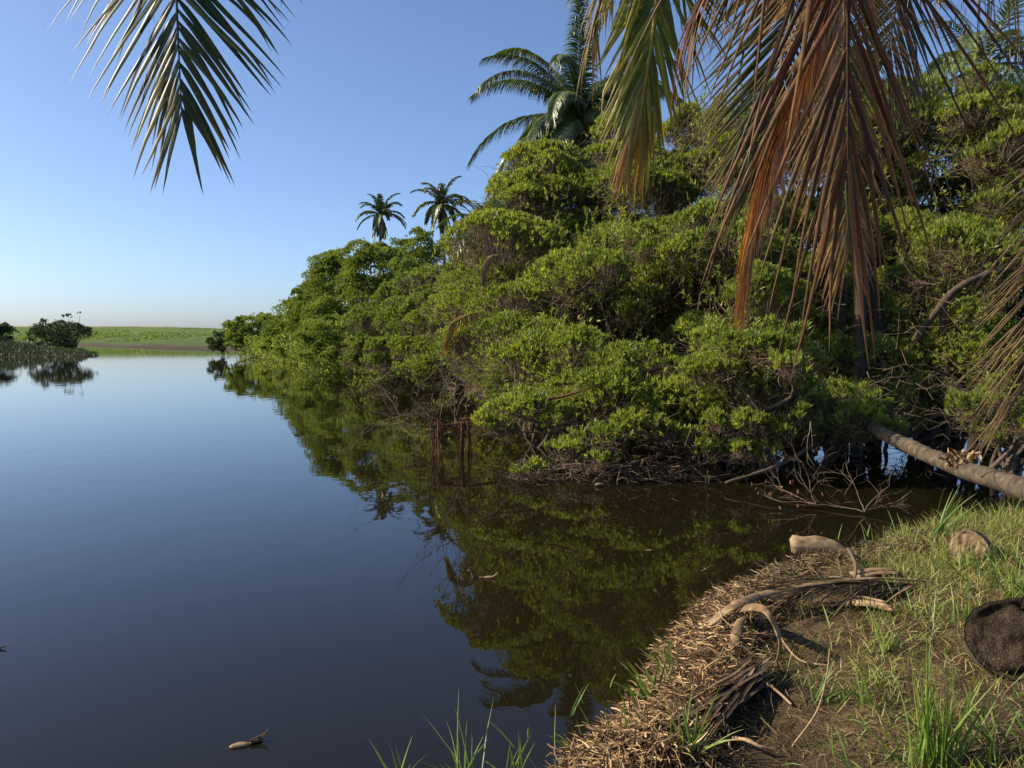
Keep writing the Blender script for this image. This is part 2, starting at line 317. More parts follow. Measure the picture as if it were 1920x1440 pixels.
Q = np.stack(np.broadcast_arrays(i * na + j, i * na + j2, (i + 1) * na + j2, (i + 1) * na + j), -1).reshape(-1, 4)
mb = MB(); mb.add(np.stack([gx, gy, gz], -1), Q)
cz = height(np.array([0.]), np.array([0.]))[0]
mb.add([[0, 0, cz]] , None); jj = np.arange(na); c = nr * na
mb.t.append(np.stack([np.full(na, c), (jj + 1) % na, jj], 1))
ground = tag(mb.build('ground', M['soil']), kind='structure'); ground.data.materials.append(M['berm'])
cy = gy[:-1].ravel(); mi = np.zeros(len(ground.data.polygons), np.int32); mi[:len(Q)] = (cy > 108) | (gx[:-1].ravel() < -20); ground.data.polygons.foreach_set('material_index', mi)
mb = MB(); a_ = np.linspace(0, 2 * np.pi, 96, endpoint=False); ring = [np.array([[0, 0, 0]])] + [np.stack([rr * np.sin(a_), rr * np.cos(a_), 0 * a_], 1) for rr in (10, 100, 1000, 7000)]
V = np.vstack(ring); T = np.stack([np.zeros(96, int), 1 + (np.arange(96) + 1) % 96, 1 + np.arange(96)], 1)
Q = np.concatenate([np.stack([1 + k * 96 + np.arange(96), 1 + k * 96 + (np.arange(96) + 1) % 96, 97 + k * 96 + (np.arange(96) + 1) % 96, 97 + k * 96 + np.arange(96)], 1) for k in range(3)])
mb.add(V, Q, T); tag(mb.build('water', M['water']), kind='structure')
def gz_at(x, y): return float(height(np.array([float(x)]), np.array([float(y)]))[0])
# ------------------------------------------------------------------ mangroves
def clump_leaves(mb, tw, C, r, L, rng, lai=2.6, flat=.6, out=None, dens=1.0, nleaf=7, ratio=.24):
    L = L * rng.uniform(.8, 1.2); toff = rng.random() * .35; lai = lai * rng.uniform(.75, 1.2)
    nros = int(lai * dens * 2 * np.pi * r * r * (.4 + .6 * flat) / (.22 * L * L * ratio / .3) / nleaf)
    g = rng.normal(size=(nros, 3)) * .55; o = np.zeros(3) if out is None else nrm(out) * .45
    u = nrm(g + UP * .62 + o); rad = 1 - .42 * rng.random(nros) ** 1.6
    P = C + u * np.array([r, r, r * flat]) * rad[:, None]
    P = P + np.stack([snoise(P, 3.2 / r, 21), snoise(P, 3.2 / r, 22), snoise(P, 4 / r, 23) * .8], 1) * r * .24
    k = snoise(P, 5.5 / r, 24) > -.55; P = P[k]; u = u[k]; m = len(P)
    if m == 0: return
    ax = nrm(u * .55 + UP * .95 + rng.normal(size=(m, 3)) * .24)
    h = nrm(np.cross(ax, rng.normal(size=(m, 3)))); h2 = np.cross(ax, h)
    ph = (np.arange(nleaf)[None] * 2.4 + rng.random((m, 1)) * 6.28); ta = rng.uniform(.15, .8, (m, nleaf))
    D = ax[:, None] * np.cos(ta)[..., None] + (h[:, None] * np.cos(ph)[..., None] + h2[:, None] * np.sin(ph)[..., None]) * np.sin(ta)[..., None]
    B = P[:, None] + ax[:, None] * (rng.random((m, nleaf)) * L * .5)[..., None]
    ll = L * rng.uniform(.7, 1.2, (m, nleaf)); ct = toff + rng.random((m, 1)) * .3 + rng.random((m, nleaf)) * .35
    yl = rng.random((m, nleaf)) < .006; ct = np.where(yl, 1.0, ct * .95)
    leaves(mb, B.reshape(-1, 3), D.reshape(-1, 3), ll.ravel(), ll.ravel() * ratio, rng, ct.ravel())
    if tw is not None:
        s = rng.random(m) < .5; A = P[s] - ax[s] * rng.uniform(.12, .45, (s.sum(), 1)) * r - u[s] * r * .15
        sticks(tw, A, P[s] + ax[s] * L * .4, L * .06, L * .03, rng.random(s.sum()), 0, rng.normal(size=(s.sum(), 3)) * r * .05)
def bottom_twigs(tw, C, r, n, rng, rad, zmin=.03):
    A = C + rng.normal(size=(n, 3)) * np.array([r, r, r * .35]) * .45 - UP * r * .15
    d = rng.normal(size=(n, 3)); d[:, 2] *= .55; B = A + nrm(d) * rng.uniform(.25, .8, (n, 1)) * r
    B[:, 2] = np.maximum(B[:, 2], zmin); A[:, 2] = np.maximum(A[:, 2], zmin)
    sticks(tw, A, B, rad, rad * .5, rng.random(n), 0, rng.normal(size=(n, 3)) * r * .09)
MG = 'mangroves crowding the lagoon shore'
def mangrove(label, c, rad, seed, L=.1, cr=.85, nclump=None, lai=2.6, fill=1.0, zb=None, mat='mangrove', extra=(), twn=110, name='mangrove_tree', group=MG, cut=None, cat='mangrove', skirt=False):
    """c = crown centre, rad = crown radii; clumps cover the crown's shell, limbs reach each of them"""
    rng = np.random.default_rng(seed); c = np.array(c, float); rad = np.array(rad, float)
    base = np.array([c[0] + rng.uniform(-.15, .3) * rad[0], c[1] + rad[1] * .25, -.3 if zb is None else zb])
    root = empty(name, tuple(base), label, cat, group)
    area = 4 * np.pi * ((rad[0] * rad[1]) ** 1.6 / 3 + (rad[0] * rad[2]) ** 1.6 / 3 + (rad[1] * rad[2]) ** 1.6 / 3) ** (1 / 1.6)
    n = nclump or max(5, int((1.0 if L < .125 else 1.35) * area / (np.pi * cr * cr * .62)))
    ga = np.arange(n) + .5; phi = np.arccos(1 - 2 * ga / n * .92); the = np.pi * (1 + 5 ** .5) * ga + seed
    u = np.stack([np.cos(the) * np.sin(phi), np.sin(the) * np.sin(phi), np.cos(phi)], 1); u = nrm(u + rng.normal(size=u.shape) * .14)
    Cs = c + u * rad * rng.uniform(.78, 1.12, (n, 1)); rr = cr * rng.choice([.5, .75, 1.0, 1.35], n) * rng.uniform(.85, 1.15, n)
    if skirt:
        ns_ = max(4, int(rad[0] * 2.6 / cr)); xs = c[0] + np.linspace(-1, 1, ns_) * rad[0] * 1.05; k3 = []
        for row in range(2): k3.append(np.stack([xs + rng.normal(size=ns_) * cr * .2, c[1] - rad[1] * (.95 - .3 * row) + rng.normal(size=ns_) * cr * .3, .35 + cr * .35 + row * cr * .7 + rng.random(ns_) * cr * .3], 1))
        k3 = np.concatenate(k3); Cs = np.vstack([Cs, k3]); rr = np.concatenate([rr, cr * rng.uniform(.6, .95, len(k3))]); u = np.vstack([u, np.tile([0, -1., .2], (len(k3), 1))])
    ok = Cs[:, 2] > np.where(L > .16, .25, .45 + .2 * rr)
    if cut is not None: ok &= cut(Cs)
    Cs, rr, u = Cs[ok], rr[ok], u[ok]
    ex = [np.array(e[:3]) for e in extra]
    mb = MB(); tw = MB(); near = L < .16
    for k in range(len(Cs)):
        clump_leaves(mb, tw if near else None, Cs[k], rr[k], L, rng, lai=lai, out=u[k], flat=rng.uniform(.38, .72))
        if near: bottom_twigs(tw, Cs[k], rr[k], twn, rng, L * .055)
    for e in extra:
        clump_leaves(mb, tw, np.array(e[:3]), e[3], L, rng, lai=lai, out=(-.3, -.6, .3), flat=.6); bottom_twigs(tw, np.array(e[:3]), e[3], twn, rng, L * .045)
    nsp = int(area * (4.5 if near else 2.6) / (L / .1) ** 1.3); us = nrm(rng.normal(size=(nsp, 3)) + UP * .3); Ps = c + us * rad * rng.uniform(.9, 1.16, (nsp, 1)); ks = Ps[:, 2] > .25
    for p_, u_ in zip(Ps[ks], us[ks]):
        nl_ = rng.integers(10, 26); th_ = nrm(u_ * .8 + UP * .6 + rng.normal(size=3) * .4); t_ = rng.random(nl_)[:, None]; B_ = p_ + th_ * t_ * L * 3.2
        leaves(mb, B_, th_ * .8 + rng.normal(size=(nl_, 3)) * .55 + UP * .2, L * rng.uniform(.6, 1.25, nl_), L * .26, rng, np.clip(rng.random() * .7 + rng.random(nl_) * .35, 0, .97))
        if near: sticks(tw, [p_ - th_ * L * 3], [p_ + th_ * L * 3.2], L * .06, L * .03, rng.random())
    nf = int(fill * area / (L * L) * .26)
    if nf:
        P = c + nrm(rng.normal(size=(nf, 3))) * rad * (rng.uniform(.5, 1.04, (nf, 1))); P = P[P[:, 2] > .3]
        if cut is not None: P = P[cut(P)]
        leaves(mb, P, rng.normal(size=P.shape) + UP * .4, L * 1.15, L * .42, rng)
    # limbs
    br = MB(); allc = list(Cs) + ex; fork = base + (c - base) * np.array([.5, .5, .35]) + rng.normal(size=3) * .1 * rad; fork[2] = max(fork[2], .25)
    stems = []
    ns = 3 if near else 2
    for s in range(ns):
        b0 = base + np.array([rng.uniform(-.5, .5) * rad[0], rng.uniform(-.4, .4) * rad[1], 0]); m1 = fork + rng.normal(size=3) * np.array([.25, .25, .08]) * rad
        m1[2] = max(m1[2], .4); pts = catmull([b0, (b0 * .6 + m1 * .4) + rng.normal(size=3) * .12, m1, c], 12)
        tube(br, pts, np.linspace(.11, .045, 12) * (rad[2] / 2.5) ** .5, 7, rng.random(), rough=.12, seed=seed); stems.append(pts)
    bo = MB()
    for q in allc:
        st = stems[rng.integers(ns)]; p0 = st[rng.integers(5, 11)]; md = (p0 + q) / 2 + rng.normal(size=3) * .12 * np.linalg.norm(q - p0) - UP * .05
        pts = catmull([p0, md, q - UP * .05], 7); tube(bo, pts, np.linspace(.04, .012, 7) * (1 if near else 1.6), 5, rng.random())
    O = tuple(base)
    def bl(m_, nm, mt_):
        o = m_.build(nm, M[mt_], root, origin=base); return o
    bl(mb, 'crown', mat); bl(br, 'trunk', 'bark'); bl(bo, 'limbs', 'bark')
    if near: bl(tw, 'twigs', 'twig')
    return root
def mg(label, px, ytop, D, wpx, seed, zlow=.1, L=None, cr=None, depth=None, **k):
    """crown given by where it stands: bearing px, distance D, top height from ytop, width in px at that distance"""
    top = at(px, ytop, D); rx = wpx / 2 / F * D; rz = (top[2] - zlow) / 2; L = L or .1 + .0017 * max(0, D - 14)
    cr = cr or (.64 + .013 * D if D < 28 else .70 + .0085 * D); k.setdefault('skirt', D > 25); rzz = max(rz - cr * .42, .3); rxx = max(rx - cr * .75, .3)
    return mangrove(label, (top[0], D, zlow + rz), (rxx, depth or max(rxx, rz * .75), rzz), seed, L=L, cr=cr, **k)
mg('dark low round mangrove at the far end of the shore, beside the small shrub', 482, 590, 96, 108, 1, cr=1.1, mat='farleaf')
mg('short mangrove rising to the right of the low round one at the far shore', 548, 564, 80, 106, 2, mat='farleaf')
mg('mid green mangrove whose outline steps up toward the first tall crown', 592, 526, 72, 112, 3, mat='farleaf')
mg('tall far mangrove with a flat dark tuft jutting left against the sky', 632, 478, 66, 123, 4, mat='farleaf')
mg('low mangrove overhanging the water below the tall far crowns', 640, 586, 54, 153, 5, mat='farleaf', zlow=.2)
mg('broad far mangrove crown directly beneath the lone distant palm', 712, 452, 62, 153, 6, mat='farleaf')
mg('bright low mangrove bough over the dark shoreline gap', 725, 576, 45, 153, 7, mat='farleaf')
mg('rounded mangrove just left of the foot of the second distant palm', 795, 448, 54, 130, 8, mat='farleaf')
mg('mangrove filling the slope below the second distant palm', 790, 506, 44, 165, 9, mat='farleaf')
mg('leafy mangrove behind the bare dead shrub', 845, 546, 32, 177, 10, L=.13)
mg('mangrove with a dark hollow beneath its crest, right of the second distant palm', 885, 432, 38, 125, 11, L=.14)
mg('upright mangrove spire at the left end of the tall near thicket', 935, 362, 28, 115, 12, L=.13)
mg('tall mangrove crown below the lowest arching fronds of the middle palm', 1010, 276, 24, 210, 13, L=.12)
mg('mangrove of the middle slope, bright with upright leaves', 975, 450, 20.5, 230, 14, L=.11)
mg('tall mangrove around the trunk of the middle palm', 1170, 248, 23.5, 250, 15, L=.12)
mg('dense mangrove mound in the centre of the thicket', 1140, 400, 18.5, 300, 16, L=.11)
mg('mangrove leaning to the water above the rust coloured roots', 1010, 575, 16.5, 290, 17, L=.1, zlow=.5)
mg('tall mangrove behind the yellowing frond', 1340, 190, 22, 270, 18, L=.12)
mg('mangrove with yellow tipped leaves between the yellowing and the orange frond', 1360, 385, 17.5, 270, 19, L=.11)
mg('tall mangrove behind the big rust brown frond', 1560, 150, 21.5, 300, 20, L=.12, zlow=1.2)
mg('bright tall mangrove under the patch of open sky at the upper right', 1770, 125, 20, 300, 21, L=.12, zlow=1.6)
mg('mangrove at the right edge behind the hanging dry leaflets', 1960, 150, 18.5, 280, 22, L=.11, zlow=1.4)
mg('shaded mangrove behind the tips of the rust brown frond', 1510, 470, 17.5, 260, 23, L=.11, zlow=.1, lai=2.2)
mg('low shaded mangrove at the left side of the pool', 1440, 690, 15.6, 230, 25, L=.1, zlow=.05, cr=.5)
mg('low shaded mangrove behind the head of the fallen trunk', 1620, 700, 16.0, 230, 26, L=.1, zlow=.05, cr=.5, lai=1.8)
mg('shaded mangrove with a thick slanting limb, right of the dark palm trunks', 1780, 430, 16.5, 270, 24, L=.11, zlow=.9, lai=2.2)
def E(px, py, D, r): p = at(px, py, D); return (p[0], p[1], max(p[2], .12), r)
mangrove('low near mangrove spreading bright boughs just above the water', at(1230, 740, 14.3), (1.9, 1.0, .55), 31, L=.1, cr=.55, lai=2.2, twn=90,
         extra=[E(925, 800, 13.4, .36), E(960, 770, 13.6, .34), E(1005, 765, 13.5, .36), E(1060, 790, 13.3, .34), E(1065, 850, 12.9, .32), E(1130, 825, 12.8, .4), E(1190, 800, 12.9, .42),
                E(1010, 885, 12.5, .2), E(975, 900, 12.4, .14), E(1120, 870, 12.5, .25), E(1250, 815, 12.7, .35), E(1310, 830, 12.6, .26), E(1150, 700, 13.8, .5), E(1080, 660, 14.2, .5), E(1400, 700, 13.4, .5), E(1330, 650, 13.8, .55)])
mangrove('sunlit pale green mangrove tuft below the tip of the orange frond', at(1420, 685, 12.6), (.6, .75, .35), 32, L=.1, cr=.42, lai=2.6, extra=[E(1385, 660, 12.4, .33), E(1445, 660, 12.2, .33), E(1400, 735, 12.6, .35), E(1465, 725, 12.4, .4), E(1480, 690, 11.6, .3), E(1350, 800, 12.5, .3), E(1410, 800, 12.3, .32), E(1460, 810, 12.4, .3), E(1500, 780, 12.2, .32), E(1385, 850, 12.3, .22), E(1440, 855, 12.3, .22), E(1330, 850, 12.6, .25)])
mangrove('dark leafy mangrove drooping over the start of the fallen trunk', at(1560, 790, 13.2), (.8, .6, .35), 33, L=.1, cr=.42, lai=1.8, extra=[E(1590, 815, 12.6, .22), E(1520, 750, 13, .3), E(1640, 760, 13.6, .25)])
mangrove('sparse mangrove undergrowth on the far side of the pool', at(1740, 700, 16.2), (1.7, .7, .6), 34, L=.1, cr=.5, lai=2.3, twn=50, fill=.6)
mangrove('yellow flecked bush hanging at the right edge above the fallen trunk', at(1890, 790, 11.5), (.35, .5, .42), 35, L=.085, cr=.32, lai=1.6, twn=110, fill=.3)
rng = np.random.default_rng(44); mb = MB(); n = 90000; x = rng.uniform(-9, 8.5, n); y = rng.uniform(18.5, 46, n); d = poly_sd(x, y, landB); k = (d > .8) & (d < 9) & (x / y < .37); x, y = x[k], y[k]
P = np.stack([x, y, rng.random(len(x)) ** 1.2 * 3.2 + .15], 1); P = P[snoise(P, 1.1, 45) > -.35]; leaves(mb, P, rng.normal(size=P.shape) + UP * .5, .19, .07, rng, rng.random(len(P)) * .8)
n = 60000; y = rng.uniform(44, 100, n); x = rng.uniform(-.36, -.1, n) * y; d = poly_sd(x, y, landB); k = (d > -.6) & (d < 6); x, y = x[k], y[k]; P = np.stack([x, y, rng.random(len(x)) * 2.2 + .05], 1); leaves(mb, P, rng.normal(size=P.shape) + UP * .5, .32, .12, rng, rng.random(len(P)) * .7)
tag(mb.build('undergrowth', M['mangrove']), 'dim leafy undergrowth seen between the mangrove stems', 'undergrowth', kind='stuff')
# small far shrubs and the left point
mg('small dark shrub standing at the far waterline apart from the mangroves', 414, 628, 100, 34, 41, cr=.75, zlow=.1, mat='darkleaf', name='shrub', group='shrubs', cat='shrub')
mg('wide dark tree on the left point with twiggy tufts at its top', 112, 608, 112, 104, 42, zlow=1.6, mat='darkleaf', name='tree', group=None, cat='tree', L=.24, cr=.85, lai=1.1, fill=.4, depth=3,
   extra=[(*at(128, 597, 112), .75), (*at(150, 590, 112), .3), (*at(90, 606, 112), .9)])
mg('dark bush cut by the left edge of the picture behind the reeds', -8, 603, 110, 62, 43, zlow=.2, mat='darkleaf', name='bush', group=None, cat='bush')
# reeds on the point
rng = np.random.default_rng(50); mb = MB(); n = 9000
x = rng.uniform(-80, -49.5, n); y = rng.uniform(90, 106, n); d = poly_sd(x, y, landD); k = d > -1.0; x, y, d = x[k], y[k], d[k]
hgt = (.5 + 1.5 * sstep(-49, -62, x)) * (.75 + .35 * snoise(np.stack([x, y, 0 * x], 1), .7, 51)) * np.where(d < .3, .7, 1)
P = np.stack([x, y, np.maximum(height(x, y), 0)], 1)
strips(mb, P, np.stack([rng.normal(size=len(x)) * .25, rng.normal(size=len(x)) * .2, np.ones(len(x))], 1), nrm(rng.normal(size=(len(x), 3)) * [1, .3, 0]), hgt, .12, rng, K=3, droop=.25)
tag(mb.build('reeds', M['reed']), 'dark grey green reeds covering the left point', 'reeds', kind='stuff')
# creeping plants on the berm
mb = MB(); n = 26000; x = rng.uniform(-190, 0, n); dy = rng.uniform(8, 128, n); y = np.clip(137 + (-49 - x) * 1.2, 110, 260) + dy
z = height(x, y); P = np.stack([x, y, z], 1); k = (snoise(P, .12, 61) + .3 > rng.random(n) * .6) & (z > .9) & ((z < 5.2 + snoise(P, .1, 62)) | (x > -120)); P = P[k]
leaves(mb, P, rng.normal(size=P.shape) * [1, 1, .3] + UP * .8, rng.uniform(.3, .7, len(P)), rng.uniform(.2, .45, len(P)), rng, rng.random(len(P)) * .6)
tag(mb.build('ground_cover', M['farleaf']), 'green creeping plants over the far beach berm', 'ground cover', kind='stuff')
# ------------------------------------------------------------------ palms
def frond_mesh(P, seed, n, L0, L1, w, ang0, ang1, rng, mat, droop=.5, side=None, up=None, dry=0., drytip=.3, K=6, tip=.0, kink=.1, rr=(.02, .004), both=(1, 1), tstart=.08, rach=True, jit=.02, fold=.25, ljit=.15, tint=None, trach=.5, ex=1.0, pw=1, tip0=.5):
    """one pinnate frond along the curve P; returns (midrib, leaflets) meshbuilders"""
    m1, m2 = MB(), MB(); m = len(P); T, S, N = frames(P)
    if side is not None: S = nrm(np.asarray(side, float) - (T @ np.asarray(side, float))[:, None] * T); N = np.cross(S, T)
    if rach: tube(m1, P, np.linspace(rr[0], rr[1], m), 6, trach, dry, squash=.7, side=side)
    s = np.concatenate([[0], np.cumsum(np.linalg.norm(np.diff(P, axis=0), axis=1))]); s /= s[-1]
    for sg, on in ((1, both[0]), (-1, both[1])):
        if not on: continue
        t = np.linspace(tstart, .995, n) + rng.normal(size=n) * .3 / n; t = np.clip(t, 0, 1)
        pt = np.stack([np.interp(t, s, P[:, a]) for a in range(3)], 1); Tt = nrm(np.stack([np.interp(t, s, T[:, a]) for a in range(3)], 1)); St = nrm(np.stack([np.interp(t, s, S[:, a]) for a in range(3)], 1)); Nt = np.cross(St, Tt)
        ang = ang0 + (ang1 - ang0) * t ** pw + rng.normal(size=n) * .05; prof = np.minimum(1, .35 + (t - tstart) * 3.5)
        D = Tt * np.cos(ang)[:, None] + St * sg * np.sin(ang)[:, None] + Nt * (.12 + rng.normal(size=n) * .06)[:, None]
        L = (L0 + (L1 - L0) * t ** max(2, pw - 1)) * prof * (1 + rng.normal(size=n) * ljit * .5)
        strips(m2, pt, D, np.cross(D, Nt) + Nt * .25 * sg, L, w * rng.uniform(.8, 1.15, n), rng, K=K, droop=droop, dry=np.clip(dry + tip * sstep(tip0, 1, t) * rng.random(n) * 1.6, 0, 1), drytip=drytip * rng.uniform(.3, 1.5, n), kink=kink, jit=jit, fold=fold, tint=tint, ex=ex)
    return m1, m2
def palm_tree(label, crown, base, nf, FL, seed, LL=.6, w=.05, nl=60, group=None, mat='palm', K=3, skirt=5, spread=1.0, fr=.02, name='palm_tree', ld=.75):
    rng = np.random.default_rng(seed); base = np.array(base, float); crown = np.array(crown, float)
    root = empty(name, tuple(base), label, 'palm', group)
    tb = MB(); H = crown[2] - base[2]; pts = catmull([base, base * .6 + crown * .4 + [rng.uniform(-.03, .03) * H, 0, 0], crown], max(30, int(H / .12)))
    trad = np.linspace(.18, .13, len(pts)) * (1 + .06 * (np.arange(len(pts)) % 2)); tube(tb, pts, trad, 12, np.repeat(np.arange(len(pts)) % 2, 12) * .8 + .1); tb.build('trunk', M['trunk'], root, origin=base)
    for i in range(nf):
        az = i * 2.399 + rng.uniform(-.2, .2); q = i / nf
        el = R(72) - q * R(108) * spread + rng.normal() * .08
        if i >= nf - skirt: el = -R(62) + rng.normal() * .12
        d = np.array([math.cos(az) * math.cos(el), math.sin(az) * math.cos(el), math.sin(el)]); P = [crown.copy()]; D = d.copy(); fl = FL * rng.uniform(.85, 1.1) * (.8 if i >= nf - skirt else 1)
        for k in range(14): D = nrm(D - UP * (.045 + .13 * (k / 14)) * (1.1 if el > -.6 else .5)); P.append(P[-1] + D * fl / 14)
        P = np.array(P); old = max(0, (i - (nf - skirt) + 1) / max(skirt, 1)); m1, m2 = frond_mesh(P, seed + i, nl, LL, LL * .55, w, R(62), R(32), rng, mat, droop=ld + .5 * old, dry=.55 * old, drytip=.25, K=K, kink=.05, rr=(fr * 1.6, fr * .3), side=nrm(np.cross(d, UP) + 1e-4), jit=.04, trach=.95)
        m2.v += m1.v; m2.a += m1.a; m2.q += [q_ + m2.n for q_ in m1.q]; m2.n += m1.n
        m2.build('frond', M[mat], root, origin=base)
    return root
def palm_at(label, px, py, D, FL, zb=.3, lean=(0, 0), **k):
    c = at(px, py, D); return palm_tree(label, c, (c[0] + lean[0], c[1] + lean[1], zb), FL=FL, **k)
PG = 'distant coconut palms above the mangroves'
palm_at('lone distant palm standing clear against the sky with hanging dead fronds', 714, 402, 86, 3.0, nf=26, seed=71, LL=.62, w=.14, nl=48, group=PG, skirt=8, fr=.03)
palm_at('second distant palm, half hidden behind the near thicket', 828, 382, 68, 3.1, nf=22, seed=72, LL=.62, w=.12, nl=48, group=PG, skirt=5, fr=.03)
palm_at('tiny distant palm whose tip alone shows left of the lone palm', 658, 492, 92, 1.7, nf=12, seed=73, LL=.4, w=.09, nl=24, group=PG, skirt=0, fr=.03)
palm_at('large palm with long arching fronds rising out of the mangroves', 1088, 224, 36, 5.4, nf=36, seed=77, LL=1.05, w=.055, nl=170, ld=1.5, lean=(.6, .5), skirt=6, K=4, fr=.035)
palm_at('palm behind the gap of sky at the upper right', 1850, 120, 27, 3.6, nf=20, seed=75, LL=.8, w=.05, nl=60, skirt=3, K=4)
palm_at('young palm with fronds drooping in the thicket left of the tallest crowns', 918, 425, 22.5, 1.6, lean=(2.0, 2.5), nf=12, seed=76, LL=.5, w=.035, nl=45, skirt=4, K=4)
# ------------------------------------------------------------------ overhead palm with hanging fronds
rng = np.random.default_rng(80); CR = np.array([1.9, .9, 6.3]); BS = np.array([3.6, .1, gz_at(3.6, .1) - .1])
op = empty('palm_tree', tuple(BS), 'coconut palm over the bank whose green and dried fronds hang in from the top', 'palm')
tb = MB(); pts = catmull([BS, BS * .55 + CR * .45 + [.35, 0, 0], CR], 60); tube(tb, pts, np.linspace(.17, .13, 60) * (1 + .05 * (np.arange(60) % 2)), 14, np.repeat(np.arange(60) % 2, 14) * .8 + .1); tb.build('trunk', M['trunk'], op, origin=BS)
def near_frond(label, pts, mat, n, L0, L1, w, a0, a1, seed, ribmat=None, npt=60, **k):
    r = np.random.default_rng(seed); P = catmull([CR] + pts, npt); k.setdefault('pw', 5)
    m1, m2 = frond_mesh(P, seed, n, L0, L1, w, a0, a1, r, mat, K=k.pop('K', 9), **k)
    o = m1.build('frond', M[ribmat or mat], op, origin=BS)
    if label: o['label'] = label
    l = m2.build('leaflets', M[mat], o, origin=BS); return o
X = (1, 0, 0)
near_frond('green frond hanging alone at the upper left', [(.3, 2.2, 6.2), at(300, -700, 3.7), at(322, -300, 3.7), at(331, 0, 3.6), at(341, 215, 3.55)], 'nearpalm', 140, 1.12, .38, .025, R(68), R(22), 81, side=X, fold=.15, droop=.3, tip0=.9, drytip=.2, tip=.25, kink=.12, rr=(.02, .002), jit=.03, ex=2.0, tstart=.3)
near_frond('yellowing frond lit by the sun', [(1.7, 2.6, 5.9), at(1262, -380, 3.9), at(1236, -60, 3.85), at(1222, 80, 3.8), at(1195, 245, 3.8)], 'yellowpalm', 160, .82, .38, .023, R(36), R(9), 82, side=X, tip0=.93, droop=.12, drytip=.25, tip=.6, kink=.06, rr=(.034, .004), jit=.025, ex=1.2, tstart=.3, trach=1.0)
near_frond('rust brown frond with long stiff leaflets', [(1.9, 2.0, 5.6), at(1590, -520, 2.75), at(1592, -150, 2.7), at(1590, 80, 2.7), at(1590, 300, 2.7)], 'brownpalm', 54, 1.25, .72, .018, R(46), R(8), 83, side=X, droop=.34, drytip=.45, tip=.2, kink=.03, rr=(.02, .003), jit=.02, ex=1.0, tstart=.25, fold=.35)
near_frond('orange dried frond folded into a curtain', [(2.0, 2.8, 5.6), at(1640, -250, 3.7), at(1565, 30, 3.6), at(1500, 170, 3.55), at(1455, 290, 3.5), at(1422, 400, 3.5), at(1402, 510, 3.5)], 'orangepalm', 380, .9, .3, .008, R(30), R(16), 84, side=(.5, .8, 0), droop=1.1, drytip=.25, kink=0, rr=(.017, .006), jit=.015, ex=.3, tstart=.42, trach=1.0)
near_frond('olive brown frond hanging behind the rust brown one', [(2.3, 3.2, 5.9), at(1600, -300, 4.6), at(1584, 50, 4.4), at(1583, 260, 4.4), at(1592, 470, 4.4)], 'olivepalm', 230, .85, .4, .012, R(46), R(12), 85, side=X, droop=.12, drytip=.9, tip=.8, kink=.06, rr=(.018, .004), jit=.02, tstart=.3)
near_frond('brown green frond with leaflets trailing toward the yellowing frond', [(1.9, 2.4, 5.9), at(1700, -420, 3.6), at(1560, -200, 3.4), at(1440, -110, 3.3), at(1340, -40, 3.3), at(1300, 30, 3.3)], 'brownpalm', 120, .75, .4, .014, R(30), R(16), 86, side=(.2, -.9, .2), droop=1.1, drytip=.2, kink=0, rr=(.018, .004), jit=.02, ex=.4, tstart=.45)
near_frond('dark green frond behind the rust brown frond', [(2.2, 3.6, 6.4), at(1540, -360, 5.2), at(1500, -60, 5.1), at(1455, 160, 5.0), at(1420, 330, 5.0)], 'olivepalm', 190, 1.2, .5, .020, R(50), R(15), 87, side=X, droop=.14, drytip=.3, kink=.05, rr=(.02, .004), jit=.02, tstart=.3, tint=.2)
near_frond('dry brown frond drooping along the right edge', [(2.8, 1.8, 6.0), at(2280, -400, 3.7), at(2180, 0, 3.5), at(2080, 300, 3.4), at(2000, 520, 3.35), at(1955, 700, 3.3)], 'drypalm', 300, .85, .5, .007, R(40), R(18), 88, side=X, droop=.2, drytip=.9, kink=.04, rr=(.02, .004), jit=.025, tstart=.3)
near_frond('tan frond fanned over the upper right corner', [(2.4, 2.4, 6.2), at(1780, -420, 3.9), at(1850, -160, 3.8), at(1930, -60, 3.8), at(2040, 20, 3.8)], 'tanpalm', 120, .85, .45, .014, R(50), R(25), 89, side=(.1, -.9, .2), droop=1.1, drytip=.5, kink=.05, rr=(.02, .004), jit=.03, ex=.7, tstart=.4)
near_frond('pale dead frond hanging beside the large palm', [(1.5, 3.2, 6.2), at(1195, -340, 4.8), at(1155, -90, 4.7), at(1128, -10, 4.6), at(1112, 70, 4.6)], 'tanpalm', 80, .5, .36, .012, R(20), R(6), 90, side=X, droop=.9, drytip=.3, kink=.1, rr=(.02, .004), jit=.035, tstart=.45)
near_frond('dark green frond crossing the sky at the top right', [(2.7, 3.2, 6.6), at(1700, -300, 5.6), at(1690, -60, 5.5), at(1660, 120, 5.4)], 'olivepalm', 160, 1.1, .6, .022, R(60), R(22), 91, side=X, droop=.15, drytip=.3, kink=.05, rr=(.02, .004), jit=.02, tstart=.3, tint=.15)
r9 = np.random.default_rng(99)
for q, az in enumerate((195, 230, 262, 290, 318, 345)):       # fronds reaching back over the bank
    az = R(az); d = np.array([math.cos(az), math.sin(az), .6]); P = [CR.copy()]; D = nrm(d)
    for k in range(16): D = nrm(D - UP * (.03 + .15 * k / 16)); P.append(P[-1] + D * .27)
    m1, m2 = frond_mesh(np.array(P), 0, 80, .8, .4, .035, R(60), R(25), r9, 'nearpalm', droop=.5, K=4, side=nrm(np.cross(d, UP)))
    o = m1.build('frond', M['nearpalm'], op, origin=BS); m2.build('leaflets', M['nearpalm'], o, origin=BS)
